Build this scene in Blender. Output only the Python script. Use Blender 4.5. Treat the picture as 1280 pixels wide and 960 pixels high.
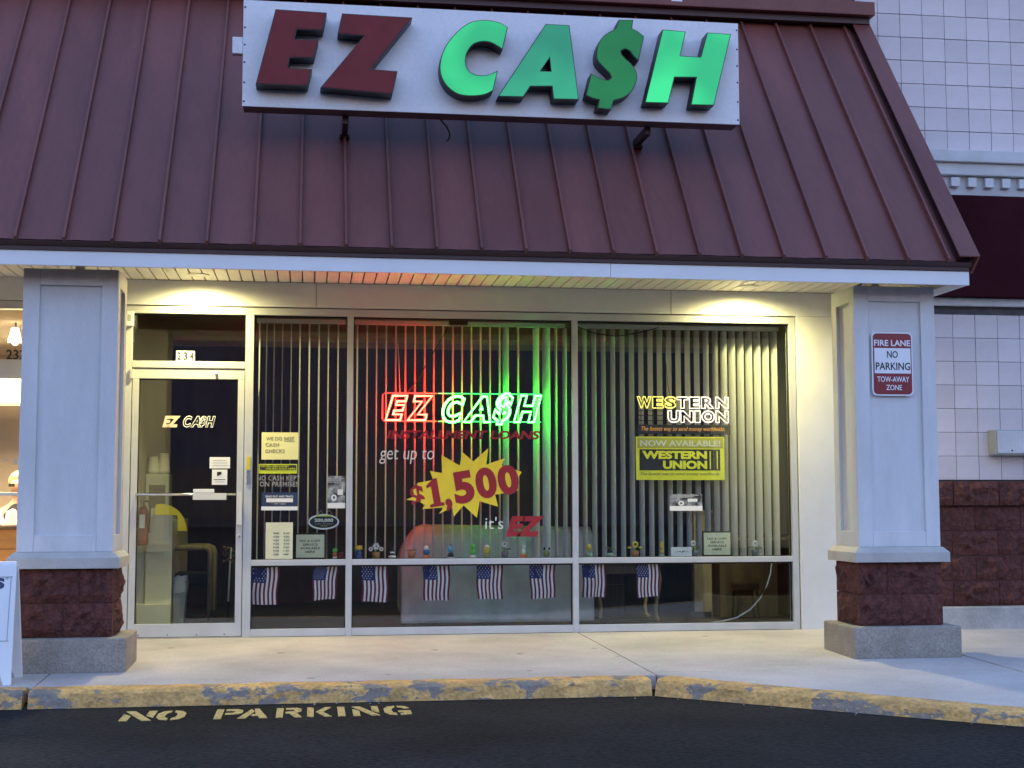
import bpy, bmesh, math, random
from mathutils import Matrix, Vector
R = math.radians
scene = bpy.context.scene
for o in list(bpy.data.objects): bpy.data.objects.remove(o)
col = scene.collection
rng = random.Random(7)

# ------------------------------------------------------------------ camera
cam_d = bpy.data.cameras.new('camera'); cam = bpy.data.objects.new('camera', cam_d); col.objects.link(cam)
rt = Vector((0.99003, -0.14086, -0.00154)); up = Vector((-0.01037, -0.08383, 0.99643)); fw = Vector((0.14048, 0.98647, 0.08446))
cam.matrix_world = Matrix(((rt.x, up.x, -fw.x, 0.0), (rt.y, up.y, -fw.y, -11.2), (rt.z, up.z, -fw.z, 1.038), (0, 0, 0, 1)))
cam_d.sensor_width = 36.0; cam_d.lens = 1755.4 / 1280 * 36; cam_d.clip_end = 2000
scene.camera = cam
# ------------------------------------------------------------------ sky, sun, exposure
world = bpy.data.worlds.new('World'); scene.world = world; world.use_nodes = True
wn = world.node_tree; wn.nodes.clear()
sky = wn.nodes.new('ShaderNodeTexSky'); sky.sky_type = 'NISHITA'; sky.sun_disc = False
SUN_EL, SUN_AZ = -1.2, 0.0
sky.sun_elevation = R(SUN_EL); sky.sun_rotation = R(SUN_AZ); sky.ozone_density = 2.1; sky.dust_density = 1.0; sky.air_density = 1.0
bg = wn.nodes.new('ShaderNodeBackground'); bg.inputs['Strength'].default_value = 0.15
wo = wn.nodes.new('ShaderNodeOutputWorld')
wn.links.new(sky.outputs[0], bg.inputs[0]); wn.links.new(bg.outputs[0], wo.inputs[0])
sun_d = bpy.data.lights.new('sun', 'SUN'); sun_d.energy = 0.02; sun_d.angle = R(20); sun_d.color = (1.0, 0.85, 0.7)
sun = bpy.data.objects.new('sun', sun_d); col.objects.link(sun)
sun.rotation_euler = Vector((math.sin(R(SUN_AZ)) * math.cos(R(SUN_EL)), math.cos(R(SUN_AZ)) * math.cos(R(SUN_EL)), math.sin(R(SUN_EL)))).to_track_quat('Z', 'Y').to_euler()
scene.view_settings.view_transform = 'Standard'; scene.view_settings.look = 'None'
scene.view_settings.gamma = 1.0; scene.view_settings.use_curve_mapping = False
EXPO = 5.9
scene.view_settings.exposure = EXPO
KE = 2.0 ** (1.5 - EXPO)   # lamps and tubes below are rated for the dusk exposure
scene.render.engine = 'CYCLES'

# ------------------------------------------------------------------ materials
def mat(name, c, rough=0.6, var=0.12, scale=6.0, bump=0.0, bscale=40.0, metal=0.0, spec=0.5, emit=None, estr=0.0, rand=0.0, c2=None, lo=0.35, hi=0.65, stretch=None, coat=0.0, fine=0.0, spots=0.0, bd=0.01):
    m = bpy.data.materials.new(name); m.use_nodes = True
    nt = m.node_tree; n = nt.nodes; l = nt.links
    p = n['Principled BSDF']
    p.inputs['Roughness'].default_value = rough; p.inputs['Metallic'].default_value = metal
    p.inputs['Specular IOR Level'].default_value = spec; p.inputs['Coat Weight'].default_value = coat
    tc = n.new('ShaderNodeTexCoord'); src = tc.outputs['Object']
    if stretch:
        mp = n.new('ShaderNodeMapping'); mp.inputs['Scale'].default_value = stretch; l.new(src, mp.inputs[0]); src = mp.outputs[0]
    nz = n.new('ShaderNodeTexNoise'); nz.inputs['Scale'].default_value = scale; nz.inputs['Detail'].default_value = 6; nz.inputs['Roughness'].default_value = 0.62
    l.new(src, nz.inputs['Vector'])
    cr = n.new('ShaderNodeValToRGB')
    if c2 is None:
        a = [max(0, x * (1 - var)) for x in c]; b = [min(1, x * (1 + var)) for x in c]
    else:
        a, b = c, c2
    cr.color_ramp.elements[0].position = lo; cr.color_ramp.elements[1].position = hi
    cr.color_ramp.elements[0].color = (*a, 1); cr.color_ramp.elements[1].color = (*b, 1)
    l.new(nz.outputs['Fac'], cr.inputs[0]); out = cr.outputs[0]
    if fine:
        n2 = n.new('ShaderNodeTexNoise'); n2.inputs['Scale'].default_value = bscale; n2.inputs['Detail'].default_value = 3; l.new(src, n2.inputs['Vector'])
        mr = n.new('ShaderNodeMapRange'); mr.inputs['From Min'].default_value = 0.3; mr.inputs['From Max'].default_value = 0.7
        mr.inputs['To Min'].default_value = 1 - fine; mr.inputs['To Max'].default_value = 1 + fine; l.new(n2.outputs['Fac'], mr.inputs['Value'])
        mx = n.new('ShaderNodeVectorMath'); mx.operation = 'SCALE'; l.new(out, mx.inputs[0]); l.new(mr.outputs[0], mx.inputs['Scale']); out = mx.outputs[0]
    if spots:
        vo = n.new('ShaderNodeTexVoronoi'); vo.inputs['Scale'].default_value = 2.1; l.new(src, vo.inputs['Vector'])
        nw = n.new('ShaderNodeTexNoise'); nw.inputs['Scale'].default_value = 25; l.new(src, nw.inputs['Vector'])
        ad = n.new('ShaderNodeMath'); ad.operation = 'MULTIPLY_ADD'; ad.inputs[1].default_value = -0.06; l.new(nw.outputs['Fac'], ad.inputs[0]); l.new(vo.outputs['Distance'], ad.inputs[2])
        mr = n.new('ShaderNodeMapRange'); mr.inputs['From Min'].default_value = 0.02; mr.inputs['From Max'].default_value = 0.045; mr.inputs['To Min'].default_value = spots; mr.inputs['To Max'].default_value = 1.0; l.new(ad.outputs[0], mr.inputs['Value'])
        st = n.new('ShaderNodeTexNoise'); st.inputs['Scale'].default_value = 0.7; st.inputs['Detail'].default_value = 4; l.new(src, st.inputs['Vector'])
        m2 = n.new('ShaderNodeMapRange'); m2.inputs['From Min'].default_value = 0.3; m2.inputs['From Max'].default_value = 0.6; m2.inputs['To Min'].default_value = 0.84; m2.inputs['To Max'].default_value = 1.0; l.new(st.outputs['Fac'], m2.inputs['Value'])
        mm = n.new('ShaderNodeMath'); mm.operation = 'MULTIPLY'; l.new(mr.outputs[0], mm.inputs[0]); l.new(m2.outputs[0], mm.inputs[1])
        mx = n.new('ShaderNodeVectorMath'); mx.operation = 'SCALE'; l.new(out, mx.inputs[0]); l.new(mm.outputs[0], mx.inputs['Scale']); out = mx.outputs[0]
    if rand:
        oi = n.new('ShaderNodeObjectInfo'); mr = n.new('ShaderNodeMapRange'); mr.inputs['To Min'].default_value = 1 - rand; mr.inputs['To Max'].default_value = 1 + rand
        l.new(oi.outputs['Random'], mr.inputs['Value'])
        mx = n.new('ShaderNodeVectorMath'); mx.operation = 'SCALE'; l.new(out, mx.inputs[0]); l.new(mr.outputs[0], mx.inputs['Scale']); out = mx.outputs[0]
    l.new(out, p.inputs['Base Color'])
    if bump:
        nb = n.new('ShaderNodeTexNoise'); nb.inputs['Scale'].default_value = bscale; nb.inputs['Detail'].default_value = 5; l.new(src, nb.inputs['Vector'])
        bp = n.new('ShaderNodeBump'); bp.inputs['Strength'].default_value = bump; bp.inputs['Distance'].default_value = bd
        l.new(nb.outputs['Fac'], bp.inputs['Height']); l.new(bp.outputs[0], p.inputs['Normal'])
    if emit:
        p.inputs['Emission Color'].default_value = (*emit, 1); estr *= KE; p.inputs['Emission Strength'].default_value = estr
        if estr and name.startswith('lit_'):
            n3 = n.new('ShaderNodeTexNoise'); n3.inputs['Scale'].default_value = 2.6; n3.inputs['Detail'].default_value = 1; l.new(tc.outputs['Object'], n3.inputs['Vector'])
            mr = n.new('ShaderNodeMapRange'); mr.inputs['From Min'].default_value = 0.35; mr.inputs['From Max'].default_value = 0.65; mr.inputs['To Min'].default_value = estr * 0.62; mr.inputs['To Max'].default_value = estr * 1.30
            l.new(n3.outputs['Fac'], mr.inputs['Value']); l.new(mr.outputs[0], p.inputs['Emission Strength'])
    return m

def glass_mat(name, tint=(0.93, 0.96, 0.95), f0=0.07):
    m = bpy.data.materials.new(name); m.use_nodes = True
    nt = m.node_tree; n = nt.nodes; l = nt.links; n.clear()
    o = n.new('ShaderNodeOutputMaterial'); tr = n.new('ShaderNodeBsdfTransparent'); tr.inputs[0].default_value = (*tint, 1)
    gl = n.new('ShaderNodeBsdfGlossy'); gl.inputs['Roughness'].default_value = 0.0
    lw = n.new('ShaderNodeLayerWeight'); lw.inputs['Blend'].default_value = 0.5
    pw = n.new('ShaderNodeMath'); pw.operation = 'POWER'; pw.inputs[1].default_value = 5; l.new(lw.outputs['Facing'], pw.inputs[0])
    ma = n.new('ShaderNodeMath'); ma.operation = 'MULTIPLY_ADD'; ma.inputs[1].default_value = 1 - f0; ma.inputs[2].default_value = f0; l.new(pw.outputs[0], ma.inputs[0])
    mx = n.new('ShaderNodeMixShader'); l.new(ma.outputs[0], mx.inputs[0]); l.new(tr.outputs[0], mx.inputs[1]); l.new(gl.outputs[0], mx.inputs[2]); l.new(mx.outputs[0], o.inputs[0])
    return m

M = {}
M['white_paint'] = mat('white_paint', (0.66, 0.66, 0.64), 0.55, 0.05, 3, 0.05, 90)
M['column_paint'] = mat('column_paint', (0.57, 0.575, 0.58), 0.6, 0.08, 3, 0.15, 90, stretch=(1.4, 1.4, 0.3), fine=0.03)
M['fascia_paint'] = mat('fascia_paint', (0.72, 0.73, 0.74), 0.45, 0.04, 2)
M['soffit'] = mat('soffit_vinyl', (0.64, 0.59, 0.52), 0.55, 0.06, 4, rand=0.05)
M['gap_shade'] = mat('gap_shade', (0.02, 0.017, 0.014), 0.9)  # near-black backing colour, stands for the shadow between soffit planks
M['roof'] = mat('roof_metal', (0.150, 0.047, 0.037), 0.5, 0.14, 2.2, 0.05, 30, metal=0.0, spec=0.4, rand=0.08, stretch=(1.6, 0.35, 0.35), fine=0.07)
M['roof_dark'] = mat('drip_edge_metal', (0.05, 0.018, 0.02), 0.5, 0.15, 3)
M['frame'] = mat('aluminium_frame', (0.56, 0.57, 0.57), 0.42, 0.05, 5, 0.02, 60, metal=0.35)
M['rubber'] = mat('black_gasket', (0.012, 0.012, 0.012), 0.8)
M['glass'] = glass_mat('window_glass')
M['concrete'] = mat('concrete', (0.47, 0.43, 0.405), 0.85, 0.13, 1.3, 0.3, 60, fine=0.10, spots=0.55)
M['plinth'] = mat('plinth_concrete', (0.275, 0.245, 0.205), 0.9, 0.16, 5, 0.5, 90, fine=0.22)
M['moulding'] = mat('cast_moulding', (0.42, 0.40, 0.37), 0.85, 0.08, 5, 0.2, 90, fine=0.06)
M['foot'] = mat('footing_concrete', (0.40, 0.385, 0.36), 0.9, 0.22, 3, 0.3, 60, fine=0.08)
M['asphalt'] = mat('asphalt', (0.0155, 0.0155, 0.0165), 0.92, 0.42, 0.8, 1.0, 34, fine=0.6, spec=0.13, bd=0.02)
M['block'] = mat('burgundy_block', (0.100, 0.032, 0.025), 0.95, 0.35, 22, 1.0, 26, rand=0.10, bd=0.05)
M['tile'] = mat('white_block_tile', (0.60, 0.54, 0.535), 0.75, 0.07, 3, 0.12, 70, rand=0.07)
M['mortar'] = mat('mortar', (0.085, 0.08, 0.085), 0.9, 0.2, 10)
M['mortar_dark'] = mat('mortar_burgundy', (0.085, 0.034, 0.030), 0.95, 0.2, 10)
M['stone_trim'] = mat('stone_trim', (0.52, 0.53, 0.53), 0.8, 0.10, 3, 0.25, 100, fine=0.08)
M['awning'] = mat('awning_band', (0.034, 0.008, 0.012), 0.95, 0.2, 2, 0.1, 200, spec=0.03)
M['kerb'] = None
M['sign_white'] = mat('sign_white', (0.66, 0.67, 0.69), 0.4, 0.05, 2.5, fine=0.04)
M['sign_box'] = mat('sign_box_metal', (0.16, 0.10, 0.10), 0.6, 0.2, 4)
M['letter_return'] = mat('letter_return', (0.012, 0.013, 0.016), 0.5, 0.2, 8)
M['letter_red'] = mat('letter_red_face', (0.17, 0.022, 0.024), 0.5, 0.10, 5, spec=0.2)
M['lit_c'] = mat('lit_green_c', (0.04, 0.35, 0.16), 0.4, 0.05, 3, spec=0.2, emit=(0.05, 0.80, 0.22), estr=0.21)
M['lit_a'] = mat('lit_green_a', (0.04, 0.30, 0.16), 0.4, 0.05, 3, spec=0.2, emit=(0.06, 0.62, 0.25), estr=0.105)
M['lit_d'] = mat('lit_green_dollar', (0.03, 0.26, 0.07), 0.4, 0.08, 3, spec=0.2, emit=(0.03, 0.55, 0.08), estr=0.03)
M['lit_h'] = mat('lit_green_h', (0.04, 0.40, 0.18), 0.4, 0.05, 3, spec=0.2, emit=(0.06, 1.0, 0.26), estr=0.17)
M['neon_red'] = mat('neon_red', (0.8, 0.3, 0.3), 0.3, emit=(1.0, 0.011, 0.0055), estr=56.0)
M['neon_red_dim'] = mat('neon_red_dim', (0.6, 0.1, 0.1), 0.3, emit=(1.0, 0.05, 0.035), estr=1.0)
M['neon_green'] = mat('neon_green', (0.4, 0.9, 0.5), 0.3, emit=(0.040, 1.0, 0.052), estr=10.5)
M['neon_green_dim'] = mat('neon_green_dim', (0.1, 0.5, 0.2), 0.3, emit=(0.05, 1.0, 0.2), estr=.8)
M['neon_white'] = mat('neon_white', (0.9, 0.85, 0.85), 0.3, emit=(1.0, 0.80, 0.74), estr=0.55)
M['neon_yellow'] = mat('neon_yellow', (0.9, 0.8, 0.2), 0.3, emit=(1.0, 0.80, 0.14), estr=0.5)
M['black'] = mat('black_plastic', (0.012, 0.012, 0.012), 0.5)
M['clear_plastic'] = glass_mat('clear_plastic', (0.55, 0.55, 0.55), 0.06)
M['red_vinyl'] = mat('red_vinyl', (0.33, 0.012, 0.018), 0.45, 0.08)
M['dark_red_vinyl'] = mat('dark_red_vinyl', (0.30, 0.010, 0.014), 0.45, 0.08)
M['white_vinyl'] = mat('white_vinyl', (0.75, 0.76, 0.76), 0.45, 0.04)
M['yellow_vinyl'] = mat('yellow_vinyl', (0.88, 0.68, 0.03), 0.45, 0.06)
M['cream_vinyl'] = mat('cream_vinyl', (0.78, 0.62, 0.45), 0.45, 0.04)
M['grey_vinyl'] = mat('grey_vinyl', (0.36, 0.36, 0.37), 0.45, 0.06)
M['yellow_paper'] = mat('yellow_paper', (0.80, 0.77, 0.38), 0.8, 0.04)
M['cream_paper'] = mat('cream_paper', (0.66, 0.66, 0.46), 0.8, 0.04)
M['white_paper'] = mat('white_paper', (0.78, 0.79, 0.80), 0.8, 0.04)
M['ink'] = mat('ink', (0.02, 0.02, 0.022), 0.7)
M['ink_soft'] = mat('ink_soft', (0.22, 0.20, 0.10), 0.7)
M['navy'] = mat('navy_print', (0.018, 0.035, 0.10), 0.5)
M['lime'] = mat('lime_print', (0.55, 0.62, 0.03), 0.5, 0.05)
M['lime_poster'] = mat('lime_poster', (0.92, 0.90, 0.04), 0.5, 0.05)
M['olive_poster'] = mat('olive_poster', (0.50, 0.49, 0.06), 0.5, 0.08)
M['orange_glow_ink'] = mat('orange_glow_ink', (0.75, 0.33, 0.06), 0.5, emit=(1.0, 0.42, 0.08), estr=0.10)  # print with a faint emission added, no lamp behind it
M['photo_grey'] = mat('photo_print', (0.02, 0.022, 0.026), 0.5, c2=(0.42, 0.44, 0.48), scale=14, lo=0.42, hi=0.62)
M['sign_red'] = mat('traffic_sign_red', (0.20, 0.014, 0.024), 0.35, 0.06)
M['sign_face'] = mat('traffic_sign_white', (0.72, 0.74, 0.78), 0.35, 0.03)
M['road_yellow'] = mat('road_paint', (0.06, 0.05, 0.04), 0.85, 0, 38, 0.3, 120, fine=0.15, c2=(0.58, 0.41, 0.13), lo=0.36, hi=0.44)
M['blind'] = mat('blind_slat', (0.62, 0.61, 0.60), 0.6, 0.05, 3, rand=0.08)
M['carpet'] = mat('dark_carpet', (0.028, 0.028, 0.034), 0.95, 0.2, 6, 0.3, 200)
M['int_wall'] = mat('interior_wall', (0.30, 0.27, 0.21), 0.9, 0.06, 2)
M['int_dark'] = mat('interior_panelling', (0.05, 0.045, 0.045), 0.7, 0.2, 2, stretch=(6, 1, 1))
M['int_ceiling'] = mat('ceiling_tile', (0.36, 0.33, 0.27), 0.9, 0.06, 4)
M['flag_red'] = mat('flag_red', (0.16, 0.012, 0.035), 0.8, 0.1, 20)
M['flag_white'] = mat('flag_white', (0.72, 0.70, 0.72), 0.8, 0.06, 12)
M['flag_blue'] = mat('flag_blue', (0.022, 0.022, 0.13), 0.8, 0.1, 12)
M['sofa'] = mat('grey_sofa_cloth', (0.56, 0.56, 0.55), 0.95, 0.14, 5, 0.3, 60)
M['wood'] = mat('light_wood', (0.38, 0.29, 0.16), 0.6, 0.25, 5, 0.05, 40, stretch=(6, 6, 0.7))
M['desk_wood'] = mat('beech_veneer', (0.20, 0.155, 0.095), 0.6, 0.2, 5, stretch=(6, 6, 0.7))
M['wood_dark'] = mat('walnut_wood', (0.12, 0.075, 0.04), 0.5, 0.25, 5, stretch=(6, 6, 0.7))
M['cream'] = mat('cream_laminate', (0.76, 0.73, 0.52), 0.5, 0.05, 2)
M['red_metal'] = mat('red_enamel', (0.22, 0.010, 0.010), 0.35, 0.08)
M['grey_plastic'] = mat('grey_plastic', (0.32, 0.33, 0.32), 0.6, 0.06)
M['bag'] = mat('bin_liner', (0.55, 0.56, 0.56), 0.4, 0.1, 20, 0.4, 30)
M['yellow_plastic'] = mat('yellow_plastic', (0.55, 0.48, 0.03), 0.5, 0.05)
M['cup'] = mat('paper_cup', (0.72, 0.70, 0.62), 0.6, 0.03)
M['chrome'] = mat('chrome', (0.6, 0.6, 0.6), 0.25, metal=1.0)
M['box_grey'] = mat('grey_conduit_box', (0.34, 0.36, 0.36), 0.5, 0.1, 8, metal=0.3)
M['cable'] = mat('white_cable', (0.62, 0.62, 0.60), 0.5)
M['warm_wall'] = mat('warm_wall', (0.44, 0.36, 0.27), 0.9, 0.05)
M['orange_wood'] = mat('orange_wood', (0.52, 0.25, 0.07), 0.5, 0.14, 5, stretch=(0.7, 6, 6))
M['light_panel'] = mat('light_panel', (0.9, 0.9, 0.7), 0.5, emit=(1.0, 0.86, 0.42), estr=2.2)
M['lamp_lens'] = mat('lamp_lens', (0.9, 0.9, 0.7), 0.5, emit=(1.0, 0.88, 0.5), estr=6.0)
M['lens_dim'] = mat('frosted_lens', (0.55, 0.52, 0.45), 0.6, emit=(1.0, 0.88, 0.5), estr=0.03)
M['skin'] = mat('skin', (0.55, 0.33, 0.22), 0.5, 0.05)
M['hair'] = mat('blond_hair', (0.62, 0.48, 0.22), 0.6, 0.2, 40)
M['cloth_black'] = mat('black_cloth', (0.012, 0.012, 0.015), 0.9)
M['reflection_wall'] = mat('reflection_block', (0.040, 0.050, 0.085), 0.9, 0.2, 0.3)  # bluish dark tone for the added building, chosen for its reflection
for nm, c in dict(toy_yellow=(0.62, 0.50, 0.06), toy_blue=(0.05, 0.14, 0.32), toy_sky=(0.10, 0.34, 0.55), toy_green=(0.10, 0.55, 0.08), toy_orange=(0.62, 0.17, 0.04), toy_white=(0.72, 0.72, 0.70), toy_terracotta=(0.36, 0.16, 0.06), toy_grey=(0.14, 0.16, 0.18), toy_black=(0.015, 0.015, 0.015), toy_teal=(0.28, 0.45, 0.34), toy_olive=(0.22, 0.26, 0.10), toy_red=(0.20, 0.015, 0.03)).items():
    M[nm] = mat(nm, c, 0.35, 0.05)

def kerb_mat():
    m = mat('kerb_paint', (0.60, 0.35, 0.115), 0.85, 0.26, 7, 0.8, 40, fine=0.22, bd=0.02)
    nt = m.node_tree; n = nt.nodes; l = nt.links; p = n['Principled BSDF']
    old = p.inputs['Base Color'].links[0].from_socket
    tc = n.new('ShaderNodeTexCoord'); mp = n.new('ShaderNodeMapping'); mp.inputs['Scale'].default_value = (1, 1, 2.2); l.new(tc.outputs['Object'], mp.inputs[0])
    nz = n.new('ShaderNodeTexNoise'); nz.inputs['Scale'].default_value = 3.1; nz.inputs['Detail'].default_value = 9; nz.inputs['Roughness'].default_value = 0.68; l.new(mp.outputs[0], nz.inputs['Vector'])
    cr = n.new('ShaderNodeValToRGB'); cr.color_ramp.elements[0].position = 0.548; cr.color_ramp.elements[1].position = 0.562; l.new(nz.outputs['Fac'], cr.inputs[0])
    n2 = n.new('ShaderNodeTexNoise'); n2.inputs['Scale'].default_value = 30; n2.inputs['Detail'].default_value = 4; l.new(tc.outputs['Object'], n2.inputs['Vector'])
    c2 = n.new('ShaderNodeValToRGB'); c2.color_ramp.elements[0].color = (0.15, 0.122, 0.10, 1); c2.color_ramp.elements[1].color = (0.34, 0.285, 0.23, 1); l.new(n2.outputs['Fac'], c2.inputs[0])
    mx = n.new('ShaderNodeMix'); mx.data_type = 'RGBA'; l.new(cr.outputs[0], mx.inputs[0]); l.new(old, mx.inputs[6]); l.new(c2.outputs[0], mx.inputs[7]); l.new(mx.outputs[2], p.inputs['Base Color'])
    return m
M['kerb'] = kerb_mat()

# ------------------------------------------------------------------ object helpers
ORG = {}
def root_of(o):
    while o.parent: o = o.parent
    return o
def org(o): return ORG.get(root_of(o).name, Vector((0, 0, 0))) if o else Vector((0, 0, 0))
def link(name, data, parent=None, loc=None):
    o = bpy.data.objects.new(name, data); col.objects.link(o)
    if parent: o.parent = parent
    if loc is not None: o.location = Vector(loc) - (org(parent) if parent else Vector((0, 0, 0)))
    return o
def tag(o, label, cat, group=None):
    o['label'] = label; o['category'] = cat
    if group: o['group'] = group
    return o
def thing(name, label, cat, loc, group=None):
    o = bpy.data.objects.new(name, None); col.objects.link(o); o.location = loc; o.empty_display_size = 0.1
    ORG[o.name] = Vector(loc)
    return tag(o, label, cat, group)
def structure(o): o['kind'] = 'structure'; return o

class MB:
    def __init__(s): s.v = []; s.f = []; s.mi = []
    def add(s, vs, fs, mi=0):
        b = len(s.v); s.v += [Vector(v) for v in vs]; s.f += [tuple(i + b for i in f) for f in fs]; s.mi += [mi] * len(fs); return s
    def box(s, x0, x1, y0, y1, z0, z1, mi=0):
        return s.add([(x0, y0, z0), (x1, y0, z0), (x1, y1, z0), (x0, y1, z0), (x0, y0, z1), (x1, y0, z1), (x1, y1, z1), (x0, y1, z1)],
                     [(0, 3, 2, 1), (4, 5, 6, 7), (0, 1, 5, 4), (1, 2, 6, 5), (2, 3, 7, 6), (3, 0, 4, 7)], mi)
    def prism(s, pts, axis, a, b, mi=0):
        # pts 2-D outline, extruded from a to b along axis
        n = len(pts)
        def P(p, t): return {'x': (t, p[0], p[1]), 'y': (p[0], t, p[1]), 'z': (p[0], p[1], t)}[axis]
        return s.add([P(p, a) for p in pts] + [P(p, b) for p in pts], [tuple(range(n)), tuple(range(2 * n - 1, n - 1, -1))] + [(i, i + n, (i + 1) % n + n, (i + 1) % n) for i in range(n)], mi)
    def lathe(s, prof, c, n=14, mi=0, axis='z'):
        vs = []; fs = []
        for r, h in prof:
            for k in range(n):
                a = 2 * math.pi * k / n; d = (r * math.cos(a), r * math.sin(a), h)
                if axis == 'y': d = (d[0], h, d[1])
                if axis == 'x': d = (h, d[0], d[1])
                vs.append((c[0] + d[0], c[1] + d[1], c[2] + d[2]))
        m = len(prof)
        for i in range(m - 1):
            for k in range(n):
                fs.append((i * n + k, i * n + (k + 1) % n, (i + 1) * n + (k + 1) % n, (i + 1) * n + k))
        fs.append(tuple(range(n - 1, -1, -1))); fs.append(tuple((m - 1) * n + k for k in range(n)))
        return s.add(vs, fs, mi)
    def ball(s, c, rx, ry=None, rz=None, n=12, mi=0):
        ry = ry or rx; rz = rz or rx; vs = []; m = 8
        for i in range(m + 1):
            t = math.pi * i / m
            for k in range(n):
                a = 2 * math.pi * k / n
                rr = max(math.sin(t), 0.02)
                vs.append((c[0] + rx * rr * math.cos(a), c[1] + ry * rr * math.sin(a), c[2] - rz * math.cos(t)))
        fs = [(i * n + k, i * n + (k + 1) % n, (i + 1) * n + (k + 1) % n, (i + 1) * n + k) for i in range(m) for k in range(n)]
        fs += [tuple(range(n - 1, -1, -1)), tuple(m * n + k for k in range(n))]
        return s.add(vs, fs, mi)
    def tube(s, pts, r, n=8, mi=0):
        pts = [Vector(p) for p in pts]; vs = []; m = len(pts)
        rs = r if isinstance(r, (list, tuple)) else [r] * m
        for i, p in enumerate(pts):
            d = (pts[min(i + 1, m - 1)] - pts[max(i - 1, 0)]).normalized()
            u = d.cross(Vector((0.01, 0.02, 1)) if abs(d.z) < 0.9 else Vector((1, 0.02, 0))).normalized(); w = d.cross(u)
            for k in range(n):
                a = 2 * math.pi * k / n; vs.append(p + (u * math.cos(a) + w * math.sin(a)) * rs[i])
        fs = [(i * n + k, i * n + (k + 1) % n, (i + 1) * n + (k + 1) % n, (i + 1) * n + k) for i in range(m - 1) for k in range(n)]
        fs += [tuple(range(n - 1, -1, -1)), tuple((m - 1) * n + k for k in range(n))]
        return s.add(vs, fs, mi)
    def mesh(s, name, off=Vector((0, 0, 0)), bev=0.0, smooth=False):
        me = bpy.data.meshes.new(name); me.from_pydata([v - off for v in s.v], [], s.f)
        for p, i in zip(me.polygons, s.mi): p.material_index = i; p.use_smooth = smooth
        bm = bmesh.new(); bm.from_mesh(me)
        bmesh.ops.recalc_face_normals(bm, faces=bm.faces[:])
        if bev: bmesh.ops.bevel(bm, geom=bm.edges[:], offset=bev, segments=2, profile=0.6, affect='EDGES', clamp_overlap=True)
        bm.to_mesh(me); bm.free()
        return me
    def build(s, name, mats, parent=None, bev=0.0, smooth=False, origin=None):
        off = org(parent) if parent else (Vector(origin) if origin else Vector((0, 0, 0)))
        me = s.mesh(name, off, bev, smooth)
        for m in (mats if isinstance(mats, (list, tuple)) else [mats]): me.materials.append(M[m] if isinstance(m, str) else m)
        o = bpy.data.objects.new(name, me); col.objects.link(o)
        if parent: o.parent = parent
        elif origin: o.location = off; ORG[o.name] = off
        return o

def box(name, m, parent, x0, x1, y0, y1, z0, z1, bev=0.0, origin=None): return MB().box(x0, x1, y0, y1, z0, z1).build(name, m, parent, bev, origin=origin)

def curve_mesh(cu):
    o = bpy.data.objects.new('temp_curve', cu); col.objects.link(o)
    bpy.context.view_layer.update()
    me = bpy.data.meshes.new_from_object(o.evaluated_get(bpy.context.evaluated_depsgraph_get()))
    bpy.data.objects.remove(o); bpy.data.curves.remove(cu)
    return me
def font_curve(s, shear=0.0, offset=0.0, spacing=1.0, res=3, line=1.0, align='LEFT'):
    cu = bpy.data.curves.new('temp_text', 'FONT'); cu.body = s; cu.size = 1.0; cu.shear = shear; cu.offset = offset; cu.space_character = spacing; cu.resolution_u = res; cu.space_line = line; cu.align_x = align
    return cu
def text(name, s, x0, x1, z0, z1, y, m, parent, shear=0.0, bold=0.0, spacing=1.0, line=1.0, align='LEFT', depth=0.0012, rot=0.0, res=3):
    """lettering fitted to the rectangle x0..x1, z0..z1 on the plane y, facing the street"""
    cu = font_curve(s, shear, bold, spacing, res, line, align); cu.extrude = 0.5
    me = curve_mesh(cu)
    xs = [v.co.x for v in me.vertices]; ys = [v.co.y for v in me.vertices]
    a, b, c, d = min(xs), max(xs), min(ys), max(ys); o_ = org(parent); cx, cz = (x0 + x1) / 2, (z0 + z1) / 2
    for v in me.vertices:
        X = x0 + (v.co.x - a) / (b - a) * (x1 - x0); Z = z0 + (v.co.y - c) / (d - c) * (z1 - z0)
        if rot:
            dx, dz = X - cx, Z - cz; X = cx + dx * math.cos(rot) - dz * math.sin(rot); Z = cz + dx * math.sin(rot) + dz * math.cos(rot)
        v.co = Vector((X, y - v.co.z * depth, Z)) - o_
    me.materials.clear(); me.materials.append(M[m]); me.name = name
    return link(name, me, parent)
def outline_tubes(name, s, x0, x1, z0, z1, y, r, m, parent, shear=0.0, bold=0.0, res=3):
    """bent glass tube following the outline of one letter"""
    me = curve_mesh_outline(s, shear, bold, res)
    loops, pts = me
    xs = [p[0] for p in pts]; ys = [p[1] for p in pts]; a, b, c, d = min(xs), max(xs), min(ys), max(ys)
    cu = bpy.data.curves.new('temp_tube', 'CURVE'); cu.dimensions = '3D'; cu.bevel_depth = r; cu.bevel_resolution = 2
    o_ = org(parent)
    for lp in loops:
        sp = cu.splines.new('POLY'); sp.points.add(len(lp) - 1); sp.use_cyclic_u = True
        for q, p in zip(sp.points, lp):
            q.co = (x0 + (p[0] - a) / (b - a) * (x1 - x0) - o_.x, y - o_.y, z0 + (p[1] - c) / (d - c) * (z1 - z0) - o_.z, 1)
    me = curve_mesh(cu); me.materials.clear(); me.materials.append(M[m]); me.name = name
    for p in me.polygons: p.use_smooth = True
    return link(name, me, parent)
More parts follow.
